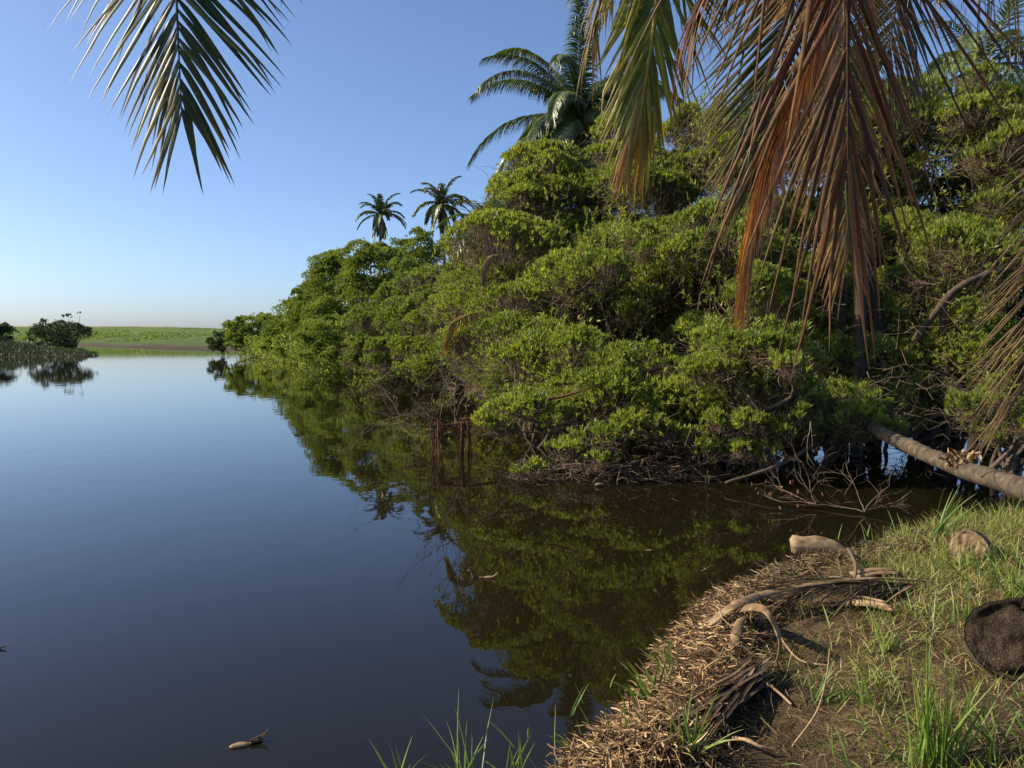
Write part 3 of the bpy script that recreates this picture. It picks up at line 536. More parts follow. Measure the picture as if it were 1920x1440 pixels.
# single palm fronds caught in the thicket
def loose_frond(label, pts, mat, seed, n=60, L=.45, dry=.4):
    r = np.random.default_rng(seed); P = catmull(pts, 24); m1, m2 = frond_mesh(P, seed, n, L, L * .6, .03, R(50), R(20), r, mat, droop=1.4, dry=dry, K=5, drytip=.4, rr=(.018, .006), side=(.7, .7, 0), tstart=.15)
    o = m1.build('palm_frond', M[mat], origin=P[0]); tag(o, label, 'palm frond'); m2.build('leaflets', M[mat], o, origin=P[0])
loose_frond('yellow palm frond drooping from the mangroves above the dead shrub', [at(905, 585, 16.6), at(875, 592, 15.8), at(850, 610, 15.4), at(836, 650, 15.3)], 'yellowpalm', 92, L=.32)
loose_frond('brown dead palm frond hanging in the thicket below the young palm', [at(955, 478, 19.5), at(930, 480, 19.0), at(912, 500, 18.8), at(905, 530, 18.8)], 'tanpalm', 93, L=.35)
# dark palm trunks behind the hanging fronds
M['shadebark'] = barkmat('shaded_bark', (.02, .015, .011), (.08, .058, .04), 10)  # darker copy of the bark; shade on these trunks is in the colour
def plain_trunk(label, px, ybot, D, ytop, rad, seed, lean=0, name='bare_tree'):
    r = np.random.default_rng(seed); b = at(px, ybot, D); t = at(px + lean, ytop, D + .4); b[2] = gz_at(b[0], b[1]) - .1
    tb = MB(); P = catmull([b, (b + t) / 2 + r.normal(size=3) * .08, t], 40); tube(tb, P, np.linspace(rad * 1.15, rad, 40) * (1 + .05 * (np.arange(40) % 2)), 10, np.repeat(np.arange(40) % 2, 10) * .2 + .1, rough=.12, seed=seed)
    o = tb.build(name, M['shadebark'], origin=b); tag(o, label, 'tree trunk')
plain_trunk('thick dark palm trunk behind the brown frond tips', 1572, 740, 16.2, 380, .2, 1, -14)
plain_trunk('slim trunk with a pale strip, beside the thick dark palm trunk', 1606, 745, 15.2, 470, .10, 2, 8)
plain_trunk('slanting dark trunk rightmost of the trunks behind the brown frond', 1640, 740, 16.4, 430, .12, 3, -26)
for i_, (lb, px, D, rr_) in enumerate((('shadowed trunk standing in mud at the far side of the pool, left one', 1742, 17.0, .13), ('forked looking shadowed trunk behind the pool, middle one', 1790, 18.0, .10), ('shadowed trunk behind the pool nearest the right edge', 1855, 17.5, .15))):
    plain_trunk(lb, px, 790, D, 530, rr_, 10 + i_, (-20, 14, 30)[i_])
# big slanting limb
mb = MB(); P = catmull([at(1690, 690, 16), at(1730, 620, 15.6), at(1790, 545, 15.2), at(1850, 515, 15.2), at(1930, 500, 15.4)], 30)
tube(mb, P, np.linspace(.085, .05, 30), 8, .1, rough=.3); P2 = catmull([P[12], at(1770, 640, 15.6), at(1775, 720, 15.7), onz(1780, 800, -.1)], 16); tube(mb, P2, np.linspace(.07, .06, 16), 7, .4, rough=.2)
o = mb.build('dead_limb', M['bark'], origin=P[0]); tag(o, 'thick slanting bare limb across the dark gap at right', 'limb')
# ------------------------------------------------------------------ fallen trunk over the pool
mb = MB(); P = catmull([at(1560, 765, 14.2), at(1610, 790, 13), at(1700, 835, 11.2), at(1800, 878, 9.7), at(1860, 897, 9.0), at(1920, 918, 8.4), at(2060, 975, 7.6), at(2200, 1050, 7.0)], 110)
kk_ = np.arange(110); rd = np.linspace(.09, .12, 110) * (1 + .05 * (kk_ % 4 == 0)); tube(mb, P, rd, 20, np.repeat(np.where(kk_ % 4 == 0, .05, .8), 20), rough=.06, seed=5)
ft = mb.build('fallen_palm_trunk', M['trunk'], origin=P[-1]); tag(ft, 'fallen pale palm trunk bridging the dark pool at right', 'fallen trunk')
rng = np.random.default_rng(101); mb = MB(); c = at(1800, 876, 9.68); n = 160
A = c + rng.normal(size=(n, 3)) * [.09, .09, .04] + [0, 0, .1]; leaves(mb, A, rng.normal(size=(n, 3)), .09, .035, rng, rng.random(n))
o = mb.build('leaf_litter', M['husk'], origin=c); tag(o, 'clump of dry leaf scraps caught on top of the fallen trunk', 'leaf litter')
mb = MB(); s_ = np.linspace(0, 1, 90); idx = np.clip((s_ * 30 + 62), 0, 109).astype(int); a_ = s_ * 9
T_, S_, N_ = frames(P); V_ = P[idx] + (S_[idx] * np.cos(a_)[:, None] + N_[idx] * np.sin(a_)[:, None]) * (rd[idx] * 1.05)[:, None]; tube(mb, V_, .006, 5, .2)
V2 = P[idx] + (S_[idx] * np.cos(-a_ * .7 + 2)[:, None] + N_[idx] * np.sin(-a_ * .7 + 2)[:, None]) * (rd[idx] * 1.05)[:, None]; tube(mb, V2, .004, 5, .2)
o = mb.build('vine', M['bark'], origin=V_[0]); tag(o, 'thin dark vine wound around the fallen trunk', 'vine')
# ------------------------------------------------------------------ dead shrub and rust roots
def bare_branches(mb, p, d, L, r, depth, rng, droop=0.0, spread=.55):
    n = 6; P = [p]; D = nrm(d)
    for k in range(n): D = nrm(D + rng.normal(size=3) * .16 + UP * droop); P.append(P[-1] + D * L / n); P[-1][2] = max(P[-1][2], .03)
    tube(mb, np.array(P), np.linspace(r, r * .45, n + 1), 5 if depth else 4, rng.random())
    if depth == 0: return
    for k in range(rng.integers(3, 5)):
        t = rng.integers(2, n + 1); bare_branches(mb, P[t].copy(), D + rng.normal(size=3) * spread, L * rng.uniform(.5, .75), r * .5, depth - 1, rng, droop)
rng = np.random.default_rng(111); b0 = at(852, 800, 15.6)
ds = empty('dead_shrub', tuple(b0), 'leafless grey shrub leaning over the water on rust coloured roots', 'dead shrub')
mb = MB()
for tgt in ((735, 782), (745, 765), (760, 815), (790, 690), (800, 745), (820, 640), (845, 650), (770, 760), (750, 800), (700, 700), (860, 680), (730, 700)):
    q = at(*tgt, 15.2 + rng.uniform(-.4, .6)); L = np.linalg.norm(q - b0) * .8; bare_branches(mb, b0 + rng.normal(size=3) * .08, q - b0, L, .011, 3, rng)
mb.build('branches', M['deadtwig'], ds, origin=b0)
mb = MB(); tube(mb, catmull([at(812, 800, 15.3), at(840, 797, 15.4), at(868, 793, 15.4), at(930, 790, 15.8)], 16), .028, 7, .3, rough=.15); mb.build('stem', M['rust'], ds, origin=b0)
for px in (821, 869):
    mb = MB(); n = 26
    for k in range(n):
        t0 = at(px + rng.normal() * 6, 792, 15.35 + rng.normal() * .06); t1 = t0 + [rng.normal() * .05, rng.normal() * .05, 0]; t1[2] = rng.choice([-.1, -.1, .1, .25]); tube(mb, catmull([t0, (t0 + t1) / 2 + rng.normal(size=3) * .025, t1], 6), rng.uniform(.004, .012), 4, rng.random())
    n = 120; A = at(px, 800, 15.35) + rng.normal(size=(n, 3)) * [.06, .05, .10] - [0, 0, .1]; A[:, 2] = np.maximum(A[:, 2], .02); sticks(mb, A, A + rng.normal(size=(n, 3)) * [.06, .06, .1], .006, .003, rng.random(n))
    mb.build('hanging_roots', M['rust'], ds, origin=b0)
def bare(name, label, px, py, D, tg, r, depth, seed, mat='deadtwig', cat='dead branch', zfix=None):
    rg = np.random.default_rng(seed); p = at(px, py, D); mb = MB()
    for t in tg: q = at(*t[:2], D + (t[2] if len(t) > 2 else 0)); bare_branches(mb, p.copy(), q - p, np.linalg.norm(q - p) * .8, r, depth, rg)
    o = mb.build(name, M[mat], origin=p); tag(o, label, cat); return p
bare('dead_branch', 'pale bare twigs over the dark shoreline left of the dead shrub', 745, 690, 40, [(700, 720), (715, 700), (690, 690), (735, 672)], .04, 2, 5)
bare('dead_branch', 'bare branch with withered orange leaves at the pool edge', 1530, 945, 10.5, [(1440, 885), (1475, 850), (1520, 862), (1455, 920)], .007, 2, 6, 'twig')
bare('dead_branch', 'brown twiggy branches lying in the water before the pool', 1620, 960, 10.2, [(1520, 920, .5), (1680, 900), (1560, 890), (1650, 930), (1590, 900, .6), (1690, 940)], .006, 2, 7, 'twig')
bare('dead_branch', 'long thin vertical twig above the withered branch', 1520, 790, 11.5, [(1524, 870), (1518, 830)], .008, 1, 8)
rng = np.random.default_rng(120); mb = MB(); n = 26; A = at(1470, 905, 10.4) + rng.normal(size=(n, 3)) * [.18, .1, .16]; A2 = A; leaves(mb, A2, np.tile([0, 0, -1.], (n, 1)) + rng.normal(size=(n, 3)) * .3, .06, .028, rng, rng.random(n) * .6 + .2)
tag(mb.build('withered_leaves', M['rust'], origin=A[0]), 'withered orange leaves dangling over the dark water', 'dry leaves')
# tangle of drowned stems under the near boughs
def tangle(label, boxes, n, seed, r=.008, mat='twig'):
    rg = np.random.default_rng(seed); mb = MB()
    for (px0, px1, py0, py1, D0, D1) in boxes:
        m_ = n; A = np.array([at(rg.uniform(px0, px1), rg.uniform(py0, py1), rg.uniform(D0, D1)) for _ in range(m_)]); A[:, 2] = np.maximum(A[:, 2], .0)
        d = rg.normal(size=(m_, 3)); d[:, 2] = d[:, 2] * .5; B = A + nrm(d) * rg.uniform(.15, .7, (m_, 1)); B[:, 2] = np.clip(B[:, 2], -.05, 3)
        sticks(mb, A, B, r * rg.uniform(.4, 1.3, m_), r * .3, rg.random(m_), 0, rg.normal(size=(m_, 3)) * .05)
    o = mb.build('undergrowth', M[mat], origin=(0, 0, 0)); tag(o, label, 'undergrowth', kind='stuff')
tangle('tangled brown twigs at the waterline under the near boughs', [(960, 1340, 860, 925, 12.3, 13.2), (1040, 1620, 800, 905, 13, 14.2), (880, 1160, 690, 800, 14.5, 16)], 420, 130)
tangle('twiggy undergrowth in the shade behind the pool', [(1380, 1900, 560, 800, 14.5, 16.5), (1600, 1900, 740, 880, 14.5, 16), (1620, 1900, 680, 780, 14, 15.5)], 200, 131)
for k, (lb, pts, r_) in enumerate((
    ('gnarled root with a pale broken end beneath the near boughs', [(1340, 800, 14), (1250, 850, 13.4), (1175, 872, 13.0), (1145, 885, 12.8)], .05),
    ('thin dark bough arching over the water right of the broken root', [(1460, 790, 13.6), (1380, 830, 13.2), (1290, 880, 12.9), (1200, 905, 12.7)], .035),
    ('bare sunlit bough lying across the near mangrove', [(1240, 690, 13.6), (1140, 715, 13.5), (1060, 742, 13.4), (1000, 752, 13.4)], .03),
    ('dark bough low above the water in front of the pool', [(1560, 800, 13), (1500, 850, 12.4), (1440, 880, 12), (1360, 905, 11.8)], .04))):
    mb = MB(); P = catmull([at(*q) for q in pts], 24); tube(mb, P, np.linspace(r_, r_ * .6, 24), 8, .7, rough=.25, seed=k, cap=True); tag(mb.build('bough', M['bark'] if k != 2 else M['rust'], origin=P[0]), lb, 'bough')
# ------------------------------------------------------------------ floating debris
def trough(mb, P, W, depth, side, thick=.006, tint=.6, K=9, arc=1.0, rough=0, seed=0):
    """curved sheath: cross-section is a shallow arc with thickness"""
    P = np.asarray(P, float); n = len(P); T = nrm(np.gradient(P, axis=0)); side = np.broadcast_to(np.asarray(side, float), (n, 3)); S = nrm(side - (side * T).sum(1, keepdims=True) * T); N = np.cross(S, T)
    N = np.where((N[:, 2:3] < 0) & (abs(N[:, 2:3]) > .3), -N, N); W = np.broadcast_to(W, (n,)); depth = np.broadcast_to(depth, (n,))
    a = np.linspace(-1, 1, K); h = (1 - a * a); wob = 1 + rough * snoise(P * 1.0, 25, seed)
    top = P[:, None] + S[:, None] * (a[None, :, None] * (W * wob)[:, None, None] * .5) + N[:, None] * (h[None, :, None] * depth[:, None, None])
    bot = top - N[:, None] * thick; V = np.concatenate([top, bot[:, ::-1]], 1); m = 2 * K
    i = np.arange(n - 1)[:, None]; j = np.arange(m)[None]; Q = np.stack(np.broadcast_arrays(i * m + j, i * m + (j + 1) % m, (i + 1) * m + (j + 1) % m, (i + 1) * m + j), -1).reshape(-1, 4)
    jj = np.arange(K - 1); caps = np.concatenate([np.stack([o_ + jj, o_ + m - 1 - jj, o_ + m - 2 - jj, o_ + jj + 1], 1) for o_ in (0, (n - 1) * m)])
    tt = np.clip(tint + .3 * snoise(V.reshape(-1, 3), 60, seed + 3) * [1], 0, 1); mb.add(V.reshape(-1, 3), np.vstack([Q, caps]), None, tt)
def debris(name, label, px, py, parts, cat, mat='husk'):
    c = onz(px, py, .0); mb = MB()
    for kind, a in parts:
        if kind == 'blob':
            ctr, ext = np.array(a[0]), np.array(a[1]); P = np.stack([np.linspace(-1, 1, 12) * ext[0], np.zeros(12), np.zeros(12)], 1); ca, sa = math.cos(a[2]), math.sin(a[2]); P = P @ np.array([[ca, sa, 0], [-sa, ca, 0], [0, 0, 1]])
            tube(mb, c + ctr + P, np.sqrt(np.maximum(1 - np.linspace(-1, 1, 12) ** 2, .01)) * ext[1], 10, a[3], squash=a[4] if len(a) > 4 else .7, rough=.18, seed=int(px))
        else: tube(mb, catmull([c + np.array(q) for q in a[0]], 10), np.linspace(a[1], a[1] * .4, 10), 6, a[2], rough=.1)
    tag(mb.build(name, M[mat], origin=c), label, cat)
debris('floating_husk', 'pinkish brown husk floating at the bottom of the lagoon view', 462, 1396, [('blob', ((-.03, -.02, .005), (.055, .022, 0), .35, .85)), ('blob', ((.045, .02, .008), (.04, .014, 0), .7, .1)), ('tube', (((.02, 0, .02), (.06, .03, .03), (.10, .05, .05)), .006, .1)), ('tube', (((.05, .03, .02), (.085, .045, .03), (.105, .05, .065)), .005, .3))], 'husk')
debris('floating_leaf', 'curled tan leaf floating beside the small stick tip', 917, 1084, [('blob', ((0, 0, .008), (.05, .016, 0), .2, .9)), ('tube', (((.03, 0, .01), (.06, .0, .03), (.08, .01, .05)), .008, .8)), ('tube', (((-.1, .02, .0), (-.06, 0, .01), (-.02, 0, .01)), .006, .5))], 'leaf')
debris('stick_tip', 'grey stick tip poking out of the water next to the curled tan leaf', 885, 1083, [('tube', (((.02, 0, -.04), (.0, 0, .04), (-.02, 0, .07), (-.05, .0, .06)), .011, .5))], 'stick', 'deadtwig')
debris('floating_leaf', 'small pale leaf floating alone in the dark reflection', 1217, 1032, [('blob', ((0, 0, .004), (.035, .013, 0), .1, 1.0, .3))], 'leaf')
debris('floating_stick', 'thin dark stick afloat by the palm reflection', 705, 906, [('tube', (((-.09, 0, 0), (0, 0, .015), (.09, .02, .01)), .012, .1))], 'stick', 'bark')
debris('floating_twig', 'pale twig on the water toward the straw covered bank', 1322, 1070, [('tube', (((-.05, -.04, 0), (0, 0, .01), (.06, .05, .03)), .007, .8)), ('tube', (((0, 0, .01), (.0, .05, .02)), .005, .6))], 'twig', 'deadtwig')
debris('floating_scrap', 'dark scrap afloat at the left edge of the picture', 2, 1217, [('tube', (((-.03, 0, 0), (0, 0, .012), (.03, .01, .02)), .01, .2))], 'scrap', 'bark')
debris('floating_leaf', 'orange leaf at the waterline below the near boughs', 1466, 917, [('blob', ((0, 0, .03), (.04, .016, 0), 1.1, .95))], 'leaf', 'orangepalm')
debris('floating_husk', 'brown lump resting at the waterline under the near boughs', 1125, 912, [('blob', ((0, 0, .03), (.08, .04, 0), .2, .3))], 'husk')
# ------------------------------------------------------------------ near bank details
def G(px, py, dz=0.0, it=6):
    """point on the bank seen at this bearing"""
    z = .35
    for _ in range(it): p = onz(px, py, z); z = gz_at(p[0], p[1])
    p = onz(px, py, max(z, .0)); p[2] = z + dz; return p
y0_ = G(1540, 1050)[1]; mb = MB(); P = catmull([at(1482, 1022, y0_ + .02), at(1500, 1021, y0_), at(1545, 1023, y0_ - .01), at(1585, 1036, y0_ - .03), at(1612, 1050, y0_ - .06)], 28)
trough(mb, P, np.interp(np.linspace(0, 1, 28), [0, .12, .3, .65, 1], [.12, .17, .145, .11, .04]), np.interp(np.linspace(0, 1, 28), [0, .4, 1], [.035, .03, .008]), (.12, .3, .95), .008, .8, rough=.2)
P2 = catmull([at(1503, 1046, y0_ - .03), at(1540, 1040, y0_ - .04), at(1580, 1046, y0_ - .05), at(1606, 1054, y0_ - .07)], 20)
trough(mb, P2, np.linspace(.035, .025, 20), .012, (.1, .6, .8), .012, .55, seed=5)
tag(mb.build('frond_base', M['husk'], origin=P[0]), 'pale hollow palm frond base at the water end of the bank', 'frond base')
# long dry frond lying on the bank
P = catmull([G(1308, 1215, .10), G(1370, 1185, .13), G(1450, 1160, .14), G(1540, 1140, .13), G(1640, 1115, .09), G(1740, 1100, .04)], 50)
fr = None; mb = MB(); P = P + np.outer(np.sin(np.linspace(0, np.pi, 50)) * .05, UP); trough(mb, P, np.interp(np.linspace(0, 1, 50), [0, .1, .5, 1], [.085, .07, .04, .012]), .005, (.1, .95, .3), .006, .62, rough=.05)
fr = mb.build('dead_frond', M['husk'], origin=P[0]); tag(fr, 'long dry palm frond lying across the bank toward the water', 'palm frond')
rng = np.random.default_rng(140); mb = MB()
for sg, n in ((1, 80), (-1, 90)):
    t = rng.uniform(.55, .98, n); idx = (t * 49).astype(int); p0 = P[idx] + [0, 0, -.03]
    T_ = nrm(P[10] - P[45]); S_ = np.array([T_[1], -T_[0], 0]) * sg
    ang = rng.uniform(.08, .42, n); D = T_ * np.cos(ang)[:, None] + S_ * np.sin(ang)[:, None] * -1 + UP * rng.uniform(0, .12, n)[:, None]
    strips(mb, p0, D, np.cross(D, UP) + rng.normal(size=(n, 3)) * .4, rng.uniform(.35, .8, n), .014, rng, K=7, droop=.2, tint=rng.random(n), fold=.3, jit=.035)
mb.build('leaflets', M['darkstraw'], fr, origin=P[0])
# pale flattened sheath pieces
for lb, (a_, b_), w in (('pale ridged slab of dead palm leaf beside the dry frond, water side', ((1600, 1092), (1680, 1082)), .13), ('pale ridged slab of dead palm leaf beside the dry frond, near side', ((1590, 1142), (1668, 1150)), .12)):
    mb = MB(); P_ = catmull([G(*a_, .05), (G(*a_, .06) + G(*b_, .06)) / 2, G(*b_, .04)], 12)
    for s in np.linspace(-.5, .5, 9): tube(mb, P_ + np.array([.03, 1, 0]) * s * w + rng.normal(size=3) * .006, .011, 6, rng.uniform(.5, 1), rough=.1, seed=int(s * 50), cap=True)
    tag(mb.build('leaf_slab', M['husk'], origin=P_[0]), lb, 'dead leaf')
mb = MB(); P_ = catmull([G(1590, 1052, .10), G(1602, 1075, .09), G(1604, 1100, .10), G(1594, 1135, .10), G(1590, 1150, .04)], 24); tube(mb, P_, .012, 8, .5, rough=.2); tube(mb, catmull([P_[14], P_[14] + [-.1, .02, .02], P_[14] + [-.14, .09, .0]], 10), .006, 6, .8)
tag(mb.build('crooked_stick', M['deadtwig'], origin=P_[0]), 'crooked grey stick crossing the dry frond', 'stick')
# arched petiole
g0 = G(1448, 1262, -.01); g1 = G(1368, 1185, .08)
mb = MB(); P_ = catmull([g1, at(1395, 1140, g1[1] - .02), at(1432, 1143, g0[1] + .14), at(1457, 1180, g0[1] + .05), at(1461, 1215, g0[1]), g0], 40)
trough(mb, P_, np.interp(np.linspace(0, 1, 40), [0, .15, .4, 1], [.07, .085, .045, .028]), .004, (.55, .8, .25), .006, .5, K=7, rough=.12)
tag(mb.build('arched_leaf_stalk', M['husk'], origin=P_[0]), 'curled brown leaf stalk arching up off the bank', 'leaf stalk')
mb = MB(); P_ = catmull([G(1405, 1190, .10), G(1388, 1205, .14), G(1378, 1232, .10), G(1375, 1250, .03)], 24)
trough(mb, P_, np.linspace(.04, .085, 24), .012, (1, .2, .1), .006, .45, K=7, rough=.15); tag(mb.build('curled_sheath', M['husk'], origin=P_[0]), 'short curled brown sheath under the arched leaf stalk', 'leaf sheath')
for lb, pts, r_ in (('thin pale root looping right from the arched stalk', [(1458, 1205, .06), (1480, 1235, .05), (1505, 1250, .03), (1550, 1254, .02)], .007), ('knotted twig lying beside the dark leaf bundle', [(1412, 1290, .05), (1440, 1305, .06), (1462, 1315, .04), (1484, 1328, .02)], .010),
                    ('crooked yellow stem at the bottom of the bank', [(1372, 1400, .04), (1400, 1412, .06), (1425, 1420, .05), (1450, 1418, .03)], .011), ('pale bent stem below the leaf bundle', [(1240, 1392, .05), (1300, 1378, .06), (1358, 1382, .07), (1368, 1415, .03)], .009),
                    ('dry upright stalk leaning by the bare soil', [(1485, 1400, .0), (1530, 1330, .15), (1547, 1270, .3), (1552, 1210, .42)], .005)):
    mb = MB(); P_ = catmull([G(x_, y_ if i_ == 0 or z_ < .12 else 1400 - i_ * 6, 0) + [0, 0, z_] if z_ >= .12 else G(x_, y_, z_) for i_, (x_, y_, z_) in enumerate(pts)], 20); tube(mb, P_, np.linspace(r_, r_ * .6, 20), 6, .8, rough=.2); tag(mb.build('twig', M['husk'], origin=P_[0]), lb, 'twig')
# dark bundle of dead strap leaves
rng = np.random.default_rng(150); mb = MB(); n = 130; p0 = np.array([G(rng.uniform(1400, 1450), rng.uniform(1262, 1300), rng.uniform(.03, .13)) for _ in range(n)]); tgt = np.array([G(rng.uniform(1260, 1350), rng.uniform(1330, 1425), rng.uniform(.02, .1)) for _ in range(n)])
strips(mb, p0, tgt - p0 + UP * .05, np.cross(tgt - p0, UP) + rng.normal(size=(n, 3)) * .1, np.linalg.norm(tgt - p0, axis=1) * rng.uniform(.8, 1.3, n), .02, rng, K=8, droop=.15, fold=.3, jit=.03)
tag(mb.build('dead_leaf_bundle', M['darkstraw'], origin=p0[0]), 'bundle of dark dead strap leaves on the straw covered bank', 'dead leaves')
# cut logs
def cut_log(label, c, axis, r, L, endm, bark, seed, crater=.0, name='cut_log', squash=1.0):
    axis = nrm(axis); mb = MB(); n = 26; s = 56; T = axis; S = nrm(np.cross(T, UP)); N = np.cross(S, T); a = np.linspace(0, 2 * np.pi, s, endpoint=False)
    ca_ = np.stack([np.cos(a), np.sin(a), 0 * a], 1); prof = 1 + .05 * snoise(ca_, 4, seed) + .025 * snoise(ca_, 13, seed + 9) + .015 * snoise(ca_, 30, seed + 10)
    z = np.linspace(0, L, n); dirs = S[None] * np.cos(a)[:, None] + N[None] * np.sin(a)[:, None] * squash
    V = c - T * z[:, None, None] + dirs[None] * (r * prof)[None, :, None] * (1 + .04 * z[:, None, None] / L)
    V = V + dirs[None] * (snoise(V, 18 / r * .25, seed + 1) * .02 * r)[..., None]
    i = np.arange(n - 1)[:, None]; j = np.arange(s)[None]; Q = np.stack(np.broadcast_arrays(i * s + j, i * s + (j + 1) % s, (i + 1) * s + (j + 1) % s, (i + 1) * s + j), -1).reshape(-1, 4)
    mb.add(V, Q, None, .5); root = mb.build(name, M[bark], origin=c); tag(root, label, 'log')
    me = MB(); m = 40; rr_ = np.linspace(0, 1, m); V = c + dirs[None] * (r * prof)[None, :, None] * rr_[:, None, None] * .985
    rim = sstep(.82, .95, rr_)[:, None]; h = (snoise(V, 5 / r * .6, seed + 2) * .10 + snoise(V, 16 / r * .6, seed + 3) * .05 + snoise(V, 45 / r * .6, seed + 5) * .02) * r * (1 - rim)
    crk = np.abs(snoise(V, 3 / r * .8, seed + 4)); h = h - crater * r * np.exp(-(crk / .10) ** 2) * (1 - rim) - crater * .12 * r * (1 - rim)
    V = V + T * (h + .004)[..., None]; i = np.arange(m - 1)[:, None]; Q = np.stack(np.broadcast_arrays(i * s + j, i * s + (j + 1) % s, (i + 1) * s + (j + 1) % s, (i + 1) * s + j), -1).reshape(-1, 4)[:, ::-1]
    me.add(V, Q, None, .5, 1.0); me.build('cut_end', M[endm], root, origin=c); return root
c1 = G(1806, 1062); c1 = at(1816, 1026, c1[1]); cut_log('small cut log with a pale sawn end standing in the grass', c1, (-.55, -.8, .2), .135, .30, 'paleend', 'bark', 3, .03)
c2 = at(1918, 1200, G(1850, 1290)[1] + .12); cut_log('big rotten log end with a dark cracked face at the right edge', c2, (-.42, -.68, .45), .255, .5, 'darkend', 'bark', 7, .26, squash=.85)
# straw heap along the water edge
rng = np.random.default_rng(160)
def near_edge(n, dlo, dhi, x0, x1):
    seg = np.array(edgeA); px_ = []; out = []
    k = rng.integers(x0, x1, n); t = rng.random(n)[:, None]; a, b = seg[k], seg[k + 1]; e = nrm(b - a); nin = np.stack([e[:, 1], -e[:, 0]], 1)
    p = a * (1 - t) + b * t; q = p + nin * rng.uniform(dlo, dhi, n)[:, None]; return q, nin
def stalks(label, n, dlo, dhi, x0, x1, mat, L, w, zl, zh, tl=0., th=1.):
    q, nin = near_edge(n, dlo, dhi, x0, x1); z = height(q[:, 0], q[:, 1]); z = np.maximum(z, .02) + rng.uniform(zl, zh, n) * (.4 + .8 * (snoise(np.stack([q[:, 0], q[:, 1], 0 * z], 1), 4, 77) * .5 + .5))
    P = np.column_stack([q, z]); D = rng.normal(size=(n, 3)) * [1, 1, .35] - np.column_stack([nin * .35, np.full(n, .25)]); mb = MB()
    strips(mb, P, D, rng.normal(size=(n, 3)), L * rng.uniform(.4, 1.3, n), w * rng.uniform(.5, 1.4, n), rng, K=6, droop=.3, tint=rng.uniform(tl, th, n), fold=.8, jit=.2, blunt=True)
    tag(mb.build('straw', M[mat]), label, 'straw', kind='stuff')
stalks('orange brown dead stalks heaped along the water edge of the bank', 15000, -.10, .46, 2, 8, 'straw', .12, .0065, -.04, .12)
stalks('dull brown straw mixed into the heap at the water edge', 14000, -.08, .6, 2, 12, 'darkstraw', .13, .005, -.02, .08)
# litter of short dry bits on the soil
n = 75000; x = rng.uniform(-1.6, 6.5, n); y = rng.uniform(2.4, 10.5, n); dA = poly_sd(x, y, landA); k = dA > .02; x, y, dA = x[k], y[k], dA[k]; z = height(x, y)
mb = MB(); P = np.column_stack([x, y, z + .004]); strips(mb, P, rng.normal(size=P.shape) * [1, 1, .18] + [0, 0, .1], rng.normal(size=P.shape), rng.uniform(.03, .12, len(x)), rng.uniform(.002, .0045, len(x)), rng, K=3, droop=.1, fold=.3, jit=.2, blunt=True)
tag(mb.build('litter', M['darkstraw']), 'short dry grass bits scattered over the bank soil', 'litter', kind='stuff')
# grass
def grass_density(x, y, dA):
    px = 960 + F * x / np.maximum(y, .1); P = np.stack([x, y, 0 * x], -1)
    base = sstep(1560, 1760, px + 60 * snoise(P, 2.2, 170)) ; near = sstep(5.2, 4.2, y) * .35
    far = sstep(5.2, 6.2, y) * sstep(1600, 1680, px)
    patch = sstep(-.1, .7, snoise(P, 3.5, 171))
    return np.clip(.05 + .95 * np.maximum(base * (.35 + .65 * sstep(4.0, 5.4, y)), far) + near * patch * .7, 0, 1) * (.45 + .55 * patch)
n = 210000; x = rng.uniform(-1.6, 7.5, n); y = rng.uniform(2.3, 10.5, n); dA = poly_sd(x, y, landA); k = (dA > .0) & (rng.random(n) < grass_density(x, y, dA)) & (x / y < .8); x, y, dA = x[k], y[k], dA[k]
z = height(x, y); nb = len(x); mb = MB(); P = np.column_stack([x, y, z]); hh = rng.uniform(.03, .13, nb) * (1 + .8 * sstep(5.5, 7.5, y))
strips(mb, P, rng.normal(size=P.shape) * [.75, .75, .2] + UP * .9, rng.normal(size=P.shape) * [1, 1, .1], hh, rng.uniform(.0035, .0075, nb), rng, K=4, droop=.4, drytip=.4, fold=.2, jit=.08, dry=(rng.random(nb) < .22) * .8)
tag(mb.build('grass', M['grass']), 'short green and yellow grass on the bank', 'grass', kind='stuff')
def tuft(label, px, py, n, hmin, hmax, w, lean=(0, 0), spread=.35, seed=0, droop=.35, base=.03, mat='tallgrass', name='grass_tuft', tip=.3, group=None, zf=None):
    r = np.random.default_rng(seed); g = G(px, py) if zf is None else onz(px, py, zf); mb = MB(); P = g + r.normal(size=(n, 3)) * [base, base, 0]
    D = np.tile([lean[0], lean[1], 1.], (n, 1)) + r.normal(size=(n, 3)) * [spread, spread, .1]
    strips(mb, P, D, np.cross(D, r.normal(size=(n, 3))), r.uniform(hmin, hmax, n), w * r.uniform(.6, 1.2, n), r, K=8, droop=droop, drytip=tip * .8, fold=.3, jit=.03)
    tag(mb.build(name if base < .09 else 'grass', M[mat], origin=g), label, 'grass', group if base < .09 else None, 'stuff' if base >= .09 else None)
GT = 'single grass plants on the bank'
tuft('tall pale green grass clump at the bottom right', 1735, 1440, 26, .35, .62, .011, (.02, .05), .16, 1, group=GT)
tuft('second bright grass clump, right beside the tall pale one', 1775, 1445, 20, .30, .55, .012, (.10, 0), .2, 2, group=GT)
tuft('bright reed blades leaning right before the fallen trunk', 1752, 1012, 14, .35, .75, .016, (.55, -.1), .18, 3, base=.015, group=GT)
tuft('grass plant at the bottom edge, leftmost of those by the water', 752, 1478, 9, .15, .33, .010, (-.15, 0), .4, 4, zf=.15, group=GT)
tuft('tall spiky grass plant at the bottom edge with one long blade', 878, 1480, 16, .15, .50, .010, (-.02, 0), .42, 5, zf=.15, group=GT)
tuft('slim grass plant at the bottom edge, left of the straw', 962, 1475, 11, .15, .30, .010, (.0, 0), .25, 6, zf=.15, group=GT)
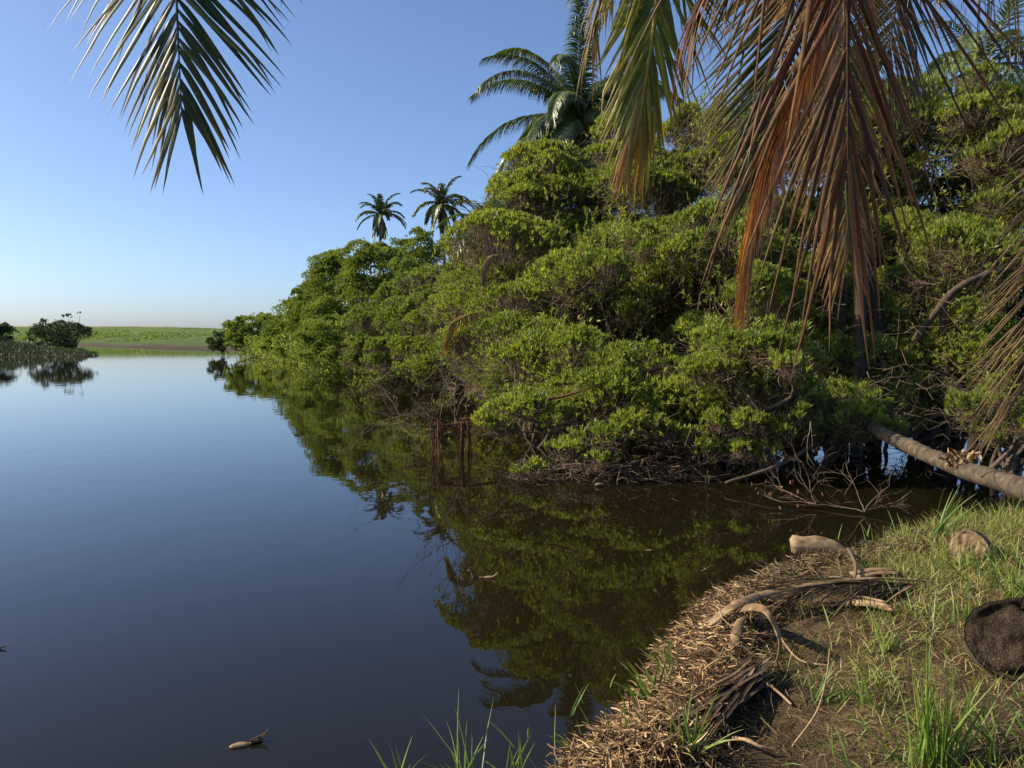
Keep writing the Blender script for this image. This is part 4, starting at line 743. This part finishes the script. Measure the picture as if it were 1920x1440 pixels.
tuft('grass plant sprouting at the left tip of the straw heap', 1068, 1440, 14, .12, .30, .011, (-.1, 0), .4, 7, group=GT)
tuft('reed with broad pointed leaves leaning out over the water', 1232, 1330, 12, .2, .46, .017, (-.45, .1), .35, 8, group=GT)
tuft('reed top with spreading leaves right of the leaning reed', 1262, 1275, 12, .15, .36, .014, (-.25, .1), .5, 9, group=GT)
tuft('blue green blades in the straw at the bottom', 1165, 1425, 16, .12, .32, .014, (-.1, 0), .45, 10, group=GT)
tuft('broad blade plant at the bottom beside the leaf bundle', 1285, 1430, 18, .12, .4, .015, (.05, 0), .35, 11, group=GT)
tuft('thin upright grass beside the bare soil path', 1655, 1225, 8, .12, .3, .012, (.05, 0), .3, 12, group=GT)
tuft('grass blades crossing the bare soil centre', 1530, 1320, 10, .12, .28, .012, (.3, 0), .5, 13, group=GT)
tuft('upright blades growing above the big rotten log', 1808, 1170, 14, .12, .28, .011, (0, 0), .18, 14, group=GT)
tuft('grass sprig growing through the long dry frond', 1500, 1160, 7, .12, .36, .006, (-.2, 0), .3, 15, group=GT)
tuft('curved yellow green blade with broad tip on the soil', 1628, 1330, 5, .14, .24, .016, (-.4, 0), .4, 16, group=GT)
tuft('thick grass at the right edge above the rotten log', 1900, 1120, 40, .12, .35, .012, (-.1, 0), .4, 17, base=.1, group=GT)
tuft('grass fringe at the brink of the pool', 1880, 985, 50, .12, .32, .012, (-.1, 0), .4, 18, base=.2, group=GT)
tuft('grass fringe around the small cut log', 1850, 1060, 40, .1, .28, .011, (0, 0), .4, 19, base=.16, group=GT)
tuft('low grass fringe at the pool corner of the bank', 1690, 1020, 50, .08, .25, .010, (0, 0), .5, 20, base=.22, group=GT)
tuft('loose grass at the bottom right corner', 1880, 1400, 40, .1, .32, .010, (-.2, 0), .6, 21, base=.16, group=GT)
tuft('weeds left of the tall pale grass clump', 1650, 1440, 24, .08, .26, .009, (-.2, 0), .7, 22, base=.12, group=GT)
tuft('weedy sprouts in the straw under the arched stalk', 1400, 1255, 26, .05, .16, .006, (0, 0), .8, 23, base=.07, group=GT)
tuft('grass sprouting through the straw heap at the bottom', 1190, 1400, 60, .06, .22, .009, (-.05, 0), .5, 24, base=.22, group=GT)
tuft('green shoots scattered over the upper straw heap', 1300, 1290, 30, .05, .16, .007, (-.1, 0), .7, 25, base=.2, group=GT)
tuft('grass hiding the foot of the small cut log', 1802, 1066, 34, .08, .2, .009, (0, 0), .3, 26, base=.1, group=GT)
tuft('loose tall grass right of the small cut log', 1895, 1075, 60, .12, .34, .010, (-.1, 0), .4, 27, base=.22, group=GT)
tuft('grass growing along the right side of the bare soil', 1700, 1150, 60, .06, .22, .008, (0, 0), .5, 28, base=.3, group=GT)
